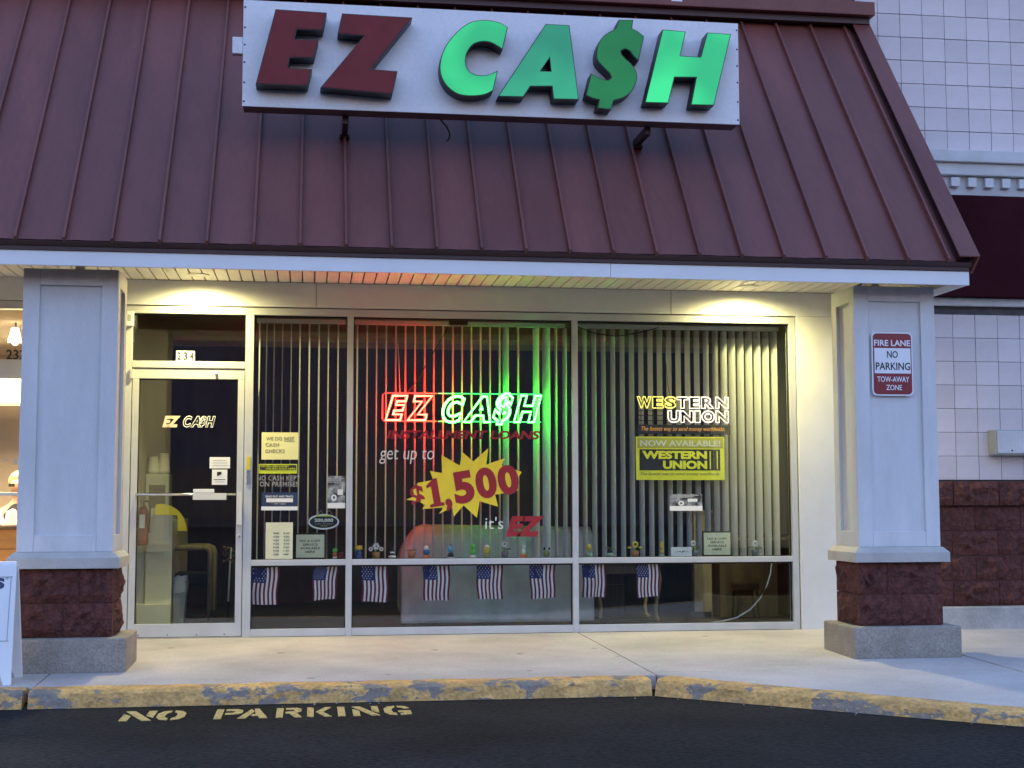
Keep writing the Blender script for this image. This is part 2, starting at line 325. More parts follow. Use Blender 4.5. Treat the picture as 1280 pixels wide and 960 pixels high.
def curve_mesh_outline(s, shear, bold, res):
    cu = font_curve(s, shear, bold, 1.0, res); cu.fill_mode = 'FRONT'; cu.extrude = 0.0
    me = curve_mesh(cu)
    bm = bmesh.new(); bm.from_mesh(me); bmesh.ops.remove_doubles(bm, verts=bm.verts[:], dist=1e-4)
    be = [e for e in bm.edges if len(e.link_faces) == 1]
    adj = {}
    for e in be:
        a, b = e.verts; adj.setdefault(a.index, []).append(b.index); adj.setdefault(b.index, []).append(a.index)
    bm.verts.ensure_lookup_table(); seen = set(); loops = []
    for st in adj:
        if st in seen: continue
        lp = [st]; seen.add(st); cur = st
        while True:
            nx = [k for k in adj[cur] if k not in seen]
            if not nx: break
            cur = nx[0]; seen.add(cur); lp.append(cur)
        loops.append([tuple(bm.verts[i].co[:2]) for i in lp])
    pts = [p for lp in loops for p in lp]
    bm.free(); bpy.data.meshes.remove(me)
    return loops, pts
def poly_plate(name, outlines, y, depth, m, parent, fill=True):
    cu = bpy.data.curves.new('temp_poly', 'CURVE'); cu.dimensions = '2D'; cu.fill_mode = 'BOTH' if fill else 'NONE'; cu.extrude = depth / 2
    for pts in outlines:
        sp = cu.splines.new('POLY'); sp.points.add(len(pts) - 1); sp.use_cyclic_u = True
        for q, p in zip(sp.points, pts): q.co = (p[0], p[1], 0, 1)
    me = curve_mesh(cu); o_ = org(parent)
    for v in me.vertices: v.co = Vector((v.co.x, y - v.co.z, v.co.y)) - o_
    me.materials.clear(); me.materials.append(M[m]); me.name = name
    return link(name, me, parent)

# ================================================================== THE SETTING
def floor_z(y): return 0.02 * y
# asphalt
g = MB(); N = 24
g.add([(-160, -160, -0.15), (160, -160, -0.15), (160, 0.6, -0.15), (-160, 0.6, -0.15)], [(0, 1, 2, 3)])
structure(g.build('asphalt', 'asphalt'))
# kerb line: straight run, then a diagonal run to the right
B1 = (2.10, -2.60); dgl = Vector((1.70, -1.51)).normalized()
P_END = (B1[0] + dgl.x * 7, B1[1] + dgl.y * 7)
sw = structure(MB().add([(-9, -2.40, -0.12), (2.14, -2.40, -0.12), (2.14 + dgl.x * 7.2, -2.40 + dgl.y * 7.2, -0.12), (14, -7, -0.12), (14, 0.3, -0.12), (-9, 0.3, -0.12)], [(0, 1, 2, 3, 4, 5)]).build('pavement', 'mortar'))
def slab(pts):
    mb = MB(); n = len(pts); th = 0.09
    mb.add([(x, y, floor_z(y)) for x, y in pts] + [(x, y, floor_z(y) - th) for x, y in pts], [tuple(range(n)), tuple(range(2 * n - 1, n - 1, -1))] + [(i, (i + 1) % n, (i + 1) % n + n, i + n) for i in range(n)])
    return mb.build('slab', 'concrete', sw, bev=0.004)
KW = 0.19
def back(t): # point on the back edge of the diagonal kerb
    nx, ny = -dgl.y, dgl.x
    return (B1[0] + 0.075 + dgl.x * t + nx * 0.0, B1[1] + KW + dgl.y * t)
yb = -2.60 + KW + 0.003
slab([(-9, yb), (-1.63, yb), (-1.66, 0.10), (-9, 0.10)])
slab([(-1.62, yb), (2.17, yb), (2.125, 0.10), (-1.65, 0.10)])
q1 = (2.18, yb); q2 = (2.18 + dgl.x * 0.02, yb)
def dback(x): return yb + (x - 2.18) / dgl.x * dgl.y + 0.012
slab([(2.18, yb + 0.015), (3.72, dback(3.72)), (4.545, dback(4.545)), (4.545, -2.30), (2.18, -2.275)])
slab([(2.18, -2.266), (4.545, -2.291), (4.56, 0.10), (2.135, 0.10)])
slab([(4.555, dback(4.555)), (9, dback(9)), (14, dback(9)), (14, -1.4), (4.57, -1.4)])
slab([(4.57, -1.39), (14, -1.39), (14, 0.10), (4.57, 0.10)])
kb = structure(MB().add([(-9, -2.58, -0.149), (2.1, -2.58, -0.149), (2.1, -2.45, -0.149), (-9, -2.45, -0.149)], [(0, 1, 2, 3)]).build('kerb', 'mortar'))
def kerb_run(a, b, seed):
    """one cast length of kerb between two ground points (front bottom edge), with rounded nose and slightly wavy top"""
    a = Vector((*a, 0)); b = Vector((*b, 0)); d = (b - a); L = d.length; d.normalize(); nrm = Vector((-d.y, d.x, 0))
    r = random.Random(seed); n = max(4, int(L / 0.12)); mb = MB(); prof = [(-0.012, -0.16), (0.0, -0.060), (0.010, -0.022), (0.030, -0.006), (0.060, 0.0), (KW, 0.002), (KW, -0.12)]
    vs = []; m = len(prof)
    for i in range(n + 1):
        p = a + d * (L * i / n)
        for j, (u, h) in enumerate(prof):
            w = r.uniform(-0.006, 0.006) if 0 < j < 4 else 0
            q = p + nrm * (u + w); top = floor_z(p.y + 0.15) if j < 6 else floor_z(p.y + 0.15)
            vs.append((q.x, q.y, (h if j == 0 or j == 6 else top + h + r.uniform(-0.003, 0.003))))
    fs = [(i * m + j, (i + 1) * m + j, (i + 1) * m + j + 1, i * m + j + 1) for i in range(n) for j in range(m - 1)]
    fs += [tuple(range(m)), tuple(n * m + j for j in range(m))]
    return mb.add(vs, fs).build('kerb_stone', 'kerb', kb, smooth=False)
kerb_run((-9, -2.60), (-4.7, -2.60), 1); kerb_run((-4.69, -2.60), (-1.655, -2.60), 2); kerb_run((-1.62, -2.60), (2.095, -2.60), 3)
p0 = Vector((2.115, -2.61)); kerb_run(p0, p0 + dgl * 4.3, 4); kerb_run(p0 + dgl * 4.32, p0 + dgl * 9, 5)

# ------------------------------------------------------------------ painted words on the asphalt
ST = {
 'N': [[(0, 0), (.26, 0), (.26, .48), (0, .72)], [(0, 1), (.3, 1), (1, 0), (.7, 0)], [(.74, .52), (1, .28), (1, 1), (.74, 1)]],
 'O': [[(.44, 1), (.16, .92), (0, .68), (0, .32), (.16, .08), (.44, 0), (.44, .18), (.33, .26), (.28, .5), (.33, .74), (.44, .82)], [(.56, 1), (.84, .92), (1, .68), (1, .32), (.84, .08), (.56, 0), (.56, .18), (.67, .26), (.72, .5), (.67, .74), (.56, .82)]],
 'P': [[(0, 0), (.27, 0), (.27, 1), (0, 1)], [(.36, 1), (.8, 1), (1, .86), (1, .6), (.8, .46), (.36, .42), (.36, .58), (.66, .62), (.74, .72), (.66, .82), (.36, .84)]],
 'A': [[(0, 0), (.26, 0), (.52, .72), (.40, .98)], [(.50, 1), (.66, 1), (1, 0), (.73, 0), (.66, .24), (.42, .24), (.47, .40), (.58, .40)]],
 'R': [[(0, 0), (.27, 0), (.27, 1), (0, 1)], [(.36, 1), (.8, 1), (.98, .86), (.98, .62), (.78, .46), (1, 0), (.74, 0), (.50, .42), (.36, .42), (.36, .58), (.66, .62), (.74, .72), (.66, .82), (.36, .84)]],
 'K': [[(0, 0), (.27, 0), (.27, 1), (0, 1)], [(.36, .52), (.74, 1), (1, 1), (.64, .5), (1, 0), (.72, 0)]],
 'I': [[(.25, 0), (.75, 0), (.75, 1), (.25, 1)]],
 'G': [[(.44, 1), (.16, .92), (0, .68), (0, .32), (.16, .08), (.44, 0), (.44, .18), (.33, .26), (.28, .5), (.33, .74), (.44, .82)], [(.54, 1), (.85, .92), (1, .72), (.78, .68), (.70, .80), (.54, .84)], [(.52, .46), (1, .46), (1, .08), (.60, 0), (.56, .16), (.74, .22), (.74, .32), (.52, .32)]],
}
rm = thing('road_marking', 'faded yellow stencilled NO PARKING painted on the black asphalt', 'marking', (-0.2, -3.0, -0.15))
for ch, xa, xb in [('N', -1.035, -0.86), ('O', -0.845, -0.69), ('P', -0.525, -0.375), ('A', -0.395, -0.23), ('R', -0.185, -0.042), ('K', -0.012, 0.125), ('I', 0.14, 0.222), ('N', 0.245, 0.395), ('G', 0.425, 0.575)]:
    mb = MB()
    for poly in ST[ch]:
        n = len(poly); mb.add([(xa + (xb - xa) * u, -3.165 + 0.355 * w, -0.146) for u, w in poly] + [(xa + (xb - xa) * u, -3.165 + 0.355 * w, -0.1495) for u, w in poly], [tuple(range(n)), tuple(range(2 * n - 1, n - 1, -1))] + [(i, (i + 1) % n, (i + 1) % n + n, i + n) for i in range(n)])
    mb.build('painted_letter', 'road_yellow', rm)

# ================================================================== THE SHOP BUILDING
shop = thing('shop_building', 'single-storey shop with burgundy metal mansard roof and glass storefront', 'building', (1.3, 0.5, 0))
# --- walls round the glazing
wall = MB()
wall.box(-1.62, 4.50, 0.0, 0.16, 2.592, 2.84).build('wall', 'white_paint', shop, bev=0.003)
box('wall', 'white_paint', shop, 3.995, 4.99, 0.0, 0.16, -0.02, 2.5905, 0.003)
box('wall', 'white_paint', shop, -1.62, -1.452, 0.0, 0.16, -0.03, 2.5905, 0.003)
for x in (0.018, 2.92): box('panel_joint', 'ink_soft', shop, x, x + 0.005, -0.0015, 0.004, 2.594, 2.786)
# --- roof
A_ = math.atan(1.25); ca, sa = math.cos(A_), math.sin(A_)
def rp(x, t, n): return (x, -2.05 + t * ca - n * sa, 2.712 + t * sa + n * ca)
TL = 2.96
def rbox(x0, x1, t0, t1, n0, n1):
    mb = MB(); vs = [rp(x, t, n) for n in (n0, n1) for x, t in ((x0, t0), (x1, t0), (x1, t1), (x0, t1))]
    return mb.add(vs, [(0, 3, 2, 1), (4, 5, 6, 7), (0, 1, 5, 4), (1, 2, 6, 5), (2, 3, 7, 6), (3, 0, 4, 7)])
roof = rbox(-4.5, 4.55, 0.02, TL, -0.05, -0.004).build('roof', 'roof_dark', shop)
SEAM0, SP = -1.875, 0.2975
for k in range(-9, 22):
    xs = SEAM0 + SP * k
    if k < 21:
        mb = MB(); nn = 5
        vs = []
        for i in range(nn + 1):
            t = TL * i / nn
            for u in range(5):
                vs.append(rp(xs + 0.010 + (SP - 0.020) * u / 4, t, rng.uniform(-0.0016, 0.0016) + (0.002 if u in (1, 3) else 0)))
        fs = [(i * 5 + u, i * 5 + u + 1, (i + 1) * 5 + u + 1, (i + 1) * 5 + u) for i in range(nn) for u in range(4)]
        mb.add(vs, fs); mb.build('roof_panel', 'roof', roof, smooth=True)
    rbox(xs - 0.009, xs + 0.009, -0.012, TL, -0.004, 0.034).build('roof_seam', 'roof', roof, bev=0.003)
rbox(4.385, 4.43, 0.0, TL, -0.004, 0.0).build('roof_panel', 'roof', roof)
rbox(4.435, 4.585, -0.01, TL, 0.05, 0.062).build('rake_trim', 'roof', roof, bev=0.002)
rbox(4.572, 4.586, -0.01, TL, -0.10, 0.0495).build('rake_trim', 'roof', roof)
MB().prism([(-1.98, 2.66), (-0.15, 2.66), (-0.15, 4.95)], 'x', 4.52, 4.545).build('gable_end', 'roof', roof)
rbox(-4.5, 4.55, -0.006, 0.0, -0.045, -0.0045).build('drip_edge', 'roof_dark', roof)
box('ridge_cap', 'roof', roof, -4.5, 4.60, -0.36, -0.05, 5.075, 5.19, 0.006)
box('ridge_cap', 'roof_dark', roof, -4.5, 4.575, -0.30, -0.05, 5.02, 5.0745)  # darker strip, shadow under the cap put into its colour
box('parapet', 'roof', roof, -4.5, 4.50, -0.12, 0.2, 5.191, 5.9)
box('tape_patch', 'sign_white', roof, 2.86, 2.95, -0.3625, -0.3605, 5.11, 5.135)
# --- fascia and drip board
box('fascia', 'fascia_paint', shop, -4.5, 1.983, -2.0, -1.978, 2.556, 2.652, 0.003)
box('fascia', 'fascia_paint', shop, 1.986, 4.55, -2.0, -1.978, 2.554, 2.650, 0.003)
box('fascia', 'fascia_paint', shop, 4.529, 4.5485, -1.977, -0.02, 2.556, 2.652, 0.002)
box('drip_board', 'roof_dark', shop, -4.5, 4.545, -2.012, -1.96, 2.6535, 2.712)
# --- soffit
sof = box('soffit', 'gap_shade', shop, -4.5, 4.41, -1.86, -0.001, 2.806, 2.83)
pl = MB().box(-0.0425, 0.0425, -1.90, -0.008, 2.79, 2.803).mesh('soffit_plank', bev=0.002); pl.materials.append(M['soffit'])
x = 2.086 + 0.0945 * 0.5
ks = [k for k in range(-68, 25)]
for k in ks:
    xx = 2.086 + 0.0945 * (k + 0.5)
    if -4.45 < xx < 4.36: link('soffit_plank', pl, sof, (xx, 0, 0))
box('wall_channel', 'ink_soft', shop, -1.62, 4.41, -0.007, -0.0015, 2.787, 2.7995)
for i, xx in enumerate((4.405, 4.4505, 4.496)): box('soffit_plank', 'soffit', sof, xx, xx + 0.0425 if i < 2 else 4.5275, -1.976, -0.02, 2.557, 2.572, 0.002)
box('soffit_return', 'soffit', shop, 4.412, 4.425, -1.86, -0.02, 2.574, 2.80)
# --- storefront frame: YF front face, YB back face
YF, YB, YG = 0.012, 0.11, 0.055
fr = box('storefront_frame', 'frame', shop, -1.446, 3.987, YF, YB, 2.527, 2.583, 0.003)    # head
box('mullion', 'frame', fr, -1.446, -1.398, YF, YB, 0.0, 2.5265, 0.003)
box('mullion', 'frame', fr, -0.527, -0.463, YF, YB, 0.0, 2.5265, 0.003)
box('mullion', 'frame', fr, 0.272, 0.320, YF, YB, 0.0, 2.5265, 0.003)
box('mullion', 'frame', fr, 2.091, 2.139, YF, YB, 0.0, 2.5265, 0.003)
box('mullion', 'frame', fr, 3.935, 3.987, YF, YB, 0.0, 2.5265, 0.003)
for a, b in ((-0.4625, 0.2715), (0.3205, 2.0905), (2.1395, 3.9345)):
    box('sill_rail', 'frame', fr, a, b, YF + 0.002, YB, 0.553, 0.598, 0.003)
    box('bottom_rail', 'frame', fr, a, b, YF + 0.002, YB, 0.004, 0.062, 0.003)
    box('window_ledge', 'frame', fr, a, b, YB + 0.0005, 0.19, 0.575, 0.596, 0.002)
    for z0, z1 in ((0.0625, 0.5525), (0.5985, 2.5265)):
        w = box('window_pane', 'glass', fr, a + 0.003, b - 0.003, YG, YG + 0.006, z0 + 0.002, z1 - 0.002)
        mb = MB(); e = 0.007
        mb.box(a, a + e, YG - 0.01, YG + 0.016, z0, z1).box(b - e, b, YG - 0.01, YG + 0.016, z0, z1).box(a + e, b - e, YG - 0.01, YG + 0.016, z1 - e - 0.006, z1).box(a + e, b - e, YG - 0.01, YG + 0.016, z0, z0 + e * 0.6)
        mb.build('gasket', 'rubber', fr)
# transom over the door
box('transom_rail', 'frame', fr, -1.3975, -0.5275, YF, YB, 2.097, 2.151, 0.003)
box('window_pane', 'glass', fr, -1.396, -0.529, YG, YG + 0.006, 2.153, 2.525)
mb = MB(); mb.box(-1.3975, -1.391, YG - 0.01, YG + .016, 2.152, 2.526).box(-0.534, -0.5275, YG - 0.01, YG + .016, 2.152, 2.526).box(-1.391, -0.534, YG - 0.01, YG + .016, 2.514, 2.526); mb.build('gasket', 'rubber', fr)
# --- door
door = MB().box(-1.392, -0.532, 0.02, 0.064, 2.012, 2.091).box(-1.392, -0.532, 0.02, 0.064, 0.012, 0.112).box(-1.392, -1.342, 0.02, 0.064, 0.1125, 2.0115).box(-0.582, -0.532, 0.02, 0.064, 0.1125, 2.0115).build('door', 'frame', shop, bev=0.003)
box('door_glass', 'glass', door, -1.341, -0.583, 0.038, 0.044, 0.113, 2.011)
mb = MB(); mb.box(-1.3415, -1.335, 0.028, 0.056, 0.113, 2.011).box(-0.589, -0.5825, 0.028, 0.056, 0.113, 2.011).box(-1.335, -0.589, 0.028, 0.056, 2.003, 2.0115); mb.build('gasket', 'rubber', door)
MB().tube([(-1.345, -0.012, 1.108), (-0.585, -0.012, 1.108)], 0.011, 10).tube([(-1.34, -0.012, 1.108), (-1.34, 0.02, 1.108)], 0.010, 8).tube([(-0.60, -0.012, 1.108), (-0.60, 0.02, 1.108)], 0.010, 8).build('push_bar', 'chrome', door, smooth=True)
mb = MB().box(-0.576, -0.536, -0.035, -0.018, 0.873, 1.127); mb.box(-0.565, -0.548, -0.0178, 0.0195, 0.89, 0.92).box(-0.565, -0.548, -0.0178, 0.0195, 1.08, 1.11); mb.build('pull_handle', 'white_paint', door, bev=0.002)
MB().lathe([(0.016, 0.0195), (0.016, 0.012), (0.009, 0.008)], (-0.553, 0, 0.782), 14, axis='y').build('lock_cylinder', 'chrome', door)
box('hinge_pivot', 'frame', door, -1.41, -1.385, -0.01, 0.0115, 2.01, 2.085, 0.002)
MB().lathe([(0.012, 0.0195), (0.012, 0.006), (0.006, 0.002)], (-0.75, 0, 2.05), 12, axis='y').build('door_stud', 'chrome', door)
for xx in (-1.31, -1.09, -0.87, -0.66): MB().lathe([(0.005, 0.0195), (0.004, 0.017)], (xx, 0, 0.028), 8, axis='y').build('screw', 'rubber', door)
box('threshold', 'chrome', shop, -1.397, -0.529, 0.0, 0.12, -0.004, 0.010)
box('door_strike', 'yellow_plastic', fr, -0.507, -0.477, 0.002, 0.0115, 1.30, 1.405, 0.002)
box('door_strike', 'chrome', fr, -0.507, -0.475, 0.004, 0.0115, 1.185, 1.297, 0.002)
# chime box beside transom
cb = thing('chime_box', 'small cream box fixed at top left corner of the door frame', 'box', (-1.418, 0, 2.47))
box('case', 'white_paint', cb, -1.448, -1.388, -0.035, 0.0115, 2.419, 2.532, 0.004)
box('grille', 'grey_plastic', cb, -1.43, -1.406, -0.037, -0.0353, 2.455, 2.505)

# ------------------------------------------------------------------ rooms behind the glass
structure(box('shop_floor', 'carpet', None, -1.45, 4.40, 0.165, 5.2, -0.06, 0.004))
structure(box('shop_floor', 'carpet', None, -1.45, 3.98, 0.005, 0.1645, -0.06, -0.002))
structure(box('shop_ceiling', 'int_ceiling', None, -1.60, 4.55, 0.165, 5.2, 2.785, 2.83))
structure(box('shop_wall', 'int_wall', None, -1.60, -1.4505, 0.165, 5.2, -0.06, 2.795))
structure(box('shop_wall', 'int_wall', None, 4.401, 4.55, 0.165, 5.2, -0.06, 2.795))
structure(box('shop_wall', 'int_dark', None, -1.449, 4.399, 3.70, 3.85, 0.005, 2.675))
structure(box('shop_wall', 'int_wall', None, -1.449, 4.399, 3.69, 3.85, 2.676, 2.795))

# ================================================================== LEFT NEIGHBOUR
nb = thing('neighbour_shop', 'neighbouring shop front at far left edge with warm lit interior', 'building', (-3.0, 0.5, 0))
box('wall', 'white_paint', nb, -4.5, -1.622, 0.001, 0.16, 2.61, 2.84, 0.003)
box('wall', 'white_paint', nb, -1.95, -1.622, 0.001, 0.16, -0.03, 2.609, 0.003)
f2 = box('window_frame', 'frame', nb, -4.4, -1.952, YF, YB, 2.545, 2.605, 0.003)
box('rail', 'frame', f2, -4.39, -2.001, YF, YB, 2.005, 2.148, 0.003)
box('rail', 'frame', f2, -4.39, -2.001, YF, YB, 0.0, 0.09, 0.003)
box('rail', 'frame', f2, -4.39, -2.001, 0.03, 0.05, 1.10, 1.125, 0.003)
for a in (-4.4, -3.2, -2.0): box('mullion', 'frame', f2, a, a + 0.048, YF, YB, 0.0, 2.5445, 0.003)
for a, b in ((-4.35, -3.203), (-3.149, -2.003)):
    box('window_pane', 'glass', f2, a, b, YG, YG + 0.006, 2.15, 2.543); box('window_pane', 'glass', f2, a, b, YG, YG + 0.006, 0.092, 2.003)
text('lettering', 'fri', -2.52, -2.24, 1.34, 1.40, YG - 0.002, 'grey_vinyl', f2)
n232 = thing('house_number', 'black digits 232 on glass above the left shop door', 'number', (-2.28, 0, 2.19))
text('digits', '232', -2.351, -2.205, 2.151, 2.228, YG - 0.003, 'ink', n232, bold=0.015)
structure(box('neighbour_floor', 'int_wall', None, -4.5, -1.605, 0.165, 4.5, -0.06, 0.004))
structure(box('neighbour_ceiling', 'warm_wall', None, -4.5, -1.605, 0.165, 4.5, 2.62, 2.70))
structure(box('neighbour_wall', 'warm_wall', None, -4.5, -1.605, 4.3, 4.45, 0.005, 2.619))
lp = thing('light_panel', 'bright yellow fluorescent panel high inside the left shop', 'lamp', (-3.0, 3.1, 2.1))
box('lens', 'light_panel', lp, -3.9, -2.78, 3.05, 3.12, 2.03, 2.27, 0.004); box('housing', 'white_paint', lp, -3.92, -2.76, 3.121, 3.2, 2.0, 2.30)
sp = thing('spot_lamp', 'lit track spotlight hanging under the left shop ceiling', 'lamp', (-2.57, 1.5, 2.6))
MB().lathe([(0.03, 0.0), (0.035, -0.02), (0.055, -0.10), (0.06, -0.13)], (-2.585, 1.5, 2.57), 14).build('lamp_can', 'grey_plastic', sp)
MB().ball((-2.575, 1.47, 2.445), 0.03).build('bulb', 'lamp_lens', sp, smooth=True)
MB().tube([(-2.58, 1.5, 2.57), (-2.58, 1.5, 2.62)], 0.01).build('stem', 'black', sp)
ld = bpy.data.lights.new('neighbour_ceiling_light', 'AREA'); ld.energy = 125 * KE; ld.size = 1.2; ld.color = (1.0, 0.72, 0.42)
lo = link('neighbour_ceiling_light', ld, None, (-2.9, 1.8, 2.58))
ct = thing('counter', 'orange wood counter with dark top inside the left shop', 'counter', (-3.0, 1.9, 0))
for z0, z1 in ((0.01, 0.42), (0.425, 0.64), (0.645, 0.815)): box('panel', 'orange_wood', ct, -3.9, -2.15, 1.70, 1.74, z0, z1, 0.003)
box('worktop', 'wood_dark', ct, -3.95, -2.12, 1.66, 2.3, 0.816, 0.845, 0.003); box('carcass', 'orange_wood', ct, -3.9, -2.15, 1.741, 2.25, 0.01, 0.815)
for i, (xx, lab) in enumerate(((-2.76, 'pale crumpled paper bag at the far left of the wood counter'), (-2.63, 'pale crumpled paper bag beside the person behind the counter'))):
    b = thing('paper_bag', lab, 'bag', (xx, 1.8, 0.846), 'bags on the counter')
    mb = MB(); mb.add([(xx - .06, 1.75, .846), (xx + .07, 1.75, .846), (xx + .07, 1.87, .846), (xx - .06, 1.87, .846), (xx - .045, 1.78, .97), (xx + .01, 1.77, 1.0), (xx + .03, 1.84, .99), (xx - .04, 1.85, .96)], [(0, 1, 5, 4), (1, 2, 6, 5), (2, 3, 7, 6), (3, 0, 4, 7), (4, 5, 6, 7), (0, 3, 2, 1)]); mb.build('sack', 'white_paper', b, bev=0.01)
# the person behind that counter
def skin_mesh(name, verts, edges, radii, sub=1):
    me = bpy.data.meshes.new(name); me.from_pydata(verts, edges, []); o = bpy.data.objects.new('temp_skin', me); col.objects.link(o)
    md = o.modifiers.new('skin', 'SKIN')
    for sv, r in zip(me.skin_vertices[0].data, radii): sv.radius = r if isinstance(r, tuple) else (r, r)
    me.skin_vertices[0].data[0].use_root = True
    s = o.modifiers.new('sub', 'SUBSURF'); s.levels = sub; s.render_levels = sub
    bpy.context.view_layer.update(); out = bpy.data.meshes.new_from_object(o.evaluated_get(bpy.context.evaluated_depsgraph_get()))
    bpy.data.objects.remove(o); out.name = name
    for p in out.polygons: p.use_smooth = True
    return out
ps = thing('person', 'person with blond hair in black top behind the left counter', 'person', (-2.70, 2.45, 0))
V = [(0, 0, .62), (0, 0, .82), (0, 0, 1.0), (0, -.01, 1.12), (0, -.02, 1.19), (0, -.04, 1.27), (0, -.03, 1.33),
     (-.16, 0, 1.0), (-.22, -.06, .78), (-.14, -.30, .80), (-.10, -.42, .86), (.16, 0, 1.0), (.22, -.06, .78), (.14, -.30, .80), (.10, -.42, .86),
     (-.09, 0, .50), (-.10, -.1, .25), (-.10, 0, .03), (.09, 0, .50), (.10, -.1, .25), (.10, 0, .03)]
Ed = [(0, 1), (1, 2), (2, 3), (3, 4), (4, 5), (5, 6), (2, 7), (7, 8), (8, 9), (9, 10), (2, 11), (11, 12), (12, 13), (13, 14), (0, 15), (15, 16), (16, 17), (0, 18), (18, 19), (19, 20)]
ra = [.14, .13, .12, .05, .065, .088, .07, .06, .045, .04, .035, .06, .045, .04, .035, .085, .06, .045, .085, .06, .045]
bme = skin_mesh('body', V, Ed, ra, 2); bme.materials.append(M['skin']); link('body', bme, ps)
mb = MB().lathe([(.155, .60), (.155, .75), (.15, .9), (.145, 1.0), (.07, 1.10)], (0, 0, 0), 16); me = mb.mesh('top', smooth=True); me.materials.append(M['cloth_black']); link('top', me, ps)
mb = MB(); mb.ball((0, .01, 1.30), .105, .10, .11); me = mb.mesh('hair', smooth=True)
for v in me.vertices:
    if v.co.y < -.03 and v.co.z < 1.33: v.co.y = -.03
me.materials.append(M['hair']); link('hair', me, ps)
mb = MB(); mb.box(-.07, -.015, -.135, -.125, 1.255, 1.285).box(.015, .07, -.135, -.125, 1.255, 1.285).box(-.015, .015, -.135, -.128, 1.27, 1.276); me = mb.mesh('glasses', bev=.004); me.materials.append(M['black']); link('glasses', me, ps)
ps.location = (-2.70, 2.45, -0.06)

# ================================================================== RIGHT NEIGHBOUR
rbd = thing('tiled_building', 'taller white tiled building with burgundy block base at right', 'building', (6.5, 0.5, 0))
bw = box('wall', 'mortar', rbd, 4.56, 9.0, 0.012, 0.3, 1.0, 6.2)
tm = MB().box(-0.0985, 0.0985, -0.010, 0.010, -0.0985, 0.0985).mesh('tile', bev=0.002); tm.materials.append(M['tile'])
xj = [4.568 + 0.2012 * i for i in range(22)]
for i in range(21):
    for j in range(10):
        link('tile', tm, bw, (xj[i] + 0.1006, 0.002 + rng.uniform(-.0012, .0012), 4.013 + 0.2025 * j + 0.1012))
for i in range(18):
    for j in range(8):
        if j == 7: continue
        link('tile', tm, bw, (4.97 + 0.2012 * i + 0.1006 + 0.0, 0.002 + rng.uniform(-.0012, .0012), 1.2255 + 0.2005 * j + 0.1002))
# burgundy band, ledge, cornice with dentils
box('awning_band', 'awning', rbd, 4.60, 9.0, -0.15, 0.0, 2.768, 3.63, 0.004)
box('ledge', 'stone_trim', rbd, 4.60, 9.0, -0.06, 0.0, 2.70, 2.7655, 0.008)
cn = box('cornice', 'stone_trim', rbd, 4.60, 9.0, -0.10, 0.0, 3.635, 3.7995, 0.003)
box('cornice_step', 'stone_trim', cn, 4.60, 9.0, -0.16, 0.0, 3.80, 3.905, 0.012)
box('cornice_step', 'stone_trim', cn, 4.60, 9.0, -0.20, 0.0, 3.906, 4.008, 0.006)
dm = MB().box(-0.037, 0.037, -0.05, 0, -0.039, 0.039).mesh('dentil', bev=0.003); dm.materials.append(M['stone_trim'])
for k in range(-4, 22): link('dentil', dm, cn, (5.367 + 0.153 * k, -0.1003, 3.742))
# split-face block base
def block_mesh(w, h, d, seed):
    r = random.Random(seed); nx, nz = 7, 4; mb = MB(); vs = []
    for j in range(nz + 1):
        for i in range(nx + 1):
            edge = i in (0, nx) or j in (0, nz)
            y = -d + (0.006 if edge else r.uniform(-0.034, 0.012))
            vs.append((-w / 2 + w * i / nx + (0 if edge else r.uniform(-.012, .012)), y, -h / 2 + h * j / nz + (0 if edge else r.uniform(-.010, .010))))
    fs = [(j * (nx + 1) + i, j * (nx + 1) + i + 1, (j + 1) * (nx + 1) + i + 1, (j + 1) * (nx + 1) + i) for j in range(nz) for i in range(nx)]
    b = len(vs); vs += [(-w / 2, 0, -h / 2), (w / 2, 0, -h / 2), (w / 2, 0, h / 2), (-w / 2, 0, h / 2)]
    bot = [i for i in range(nx + 1)]; top = [nz * (nx + 1) + i for i in range(nx + 1)]; lf = [j * (nx + 1) for j in range(nz + 1)]; rg = [j * (nx + 1) + nx for j in range(nz + 1)]
    fs += [tuple(bot[::-1] + [b, b + 1]), tuple(top + [b + 2, b + 3]), tuple(lf + [b + 3, b]), tuple(rg[::-1] + [b + 1, b + 2])]
    mb.add(vs, fs); me = mb.mesh('block'); me.materials.append(M['block']); return me
BL = [block_mesh(0.398, 0.197, 0.075, s) for s in range(6)]
bb = box('block_base', 'mortar_dark', rbd, 4.99, 9.0, -0.062, 0.011, 0.18, 1.21)
for j in range(5):
    z = 0.186 + 0.2065 * j + 0.1
    x = 5.083 + (0.2 if j % 2 == 0 else 0.0) - 0.4 + (0.0 if j != 4 else 0.21) - (0.21 if j == 4 else 0)
    k = 0
    while x < 8.6:
        if x > 4.8: link('block', BL[(k * 5 + j * 3) % 6], bb, (x + 0.2, -0.0 if j < 4 else -0.045, z))
        x += 0.4055; k += 1
box('footing', 'foot', rbd, 4.99, 9.0, -0.16, 0.0, -0.03, 0.178, 0.01)
eb = thing('utility_box', 'grey metal junction box mounted on the white tiled wall', 'box', (5.9, -0.1, 1.53))
box('case', 'box_grey', eb, 5.66, 6.25, -0.14, -0.0095, 1.435, 1.645, 0.006); box('cover', 'stone_trim', eb, 5.675, 6.235, -0.152, -0.1405, 1.447, 1.633, 0.004)
for xx in (5.80, 6.1): MB().lathe([(.008, -.1525), (.006, -.157)], (xx, 0, 1.47), 8, axis='y').build('screw', 'black', eb)

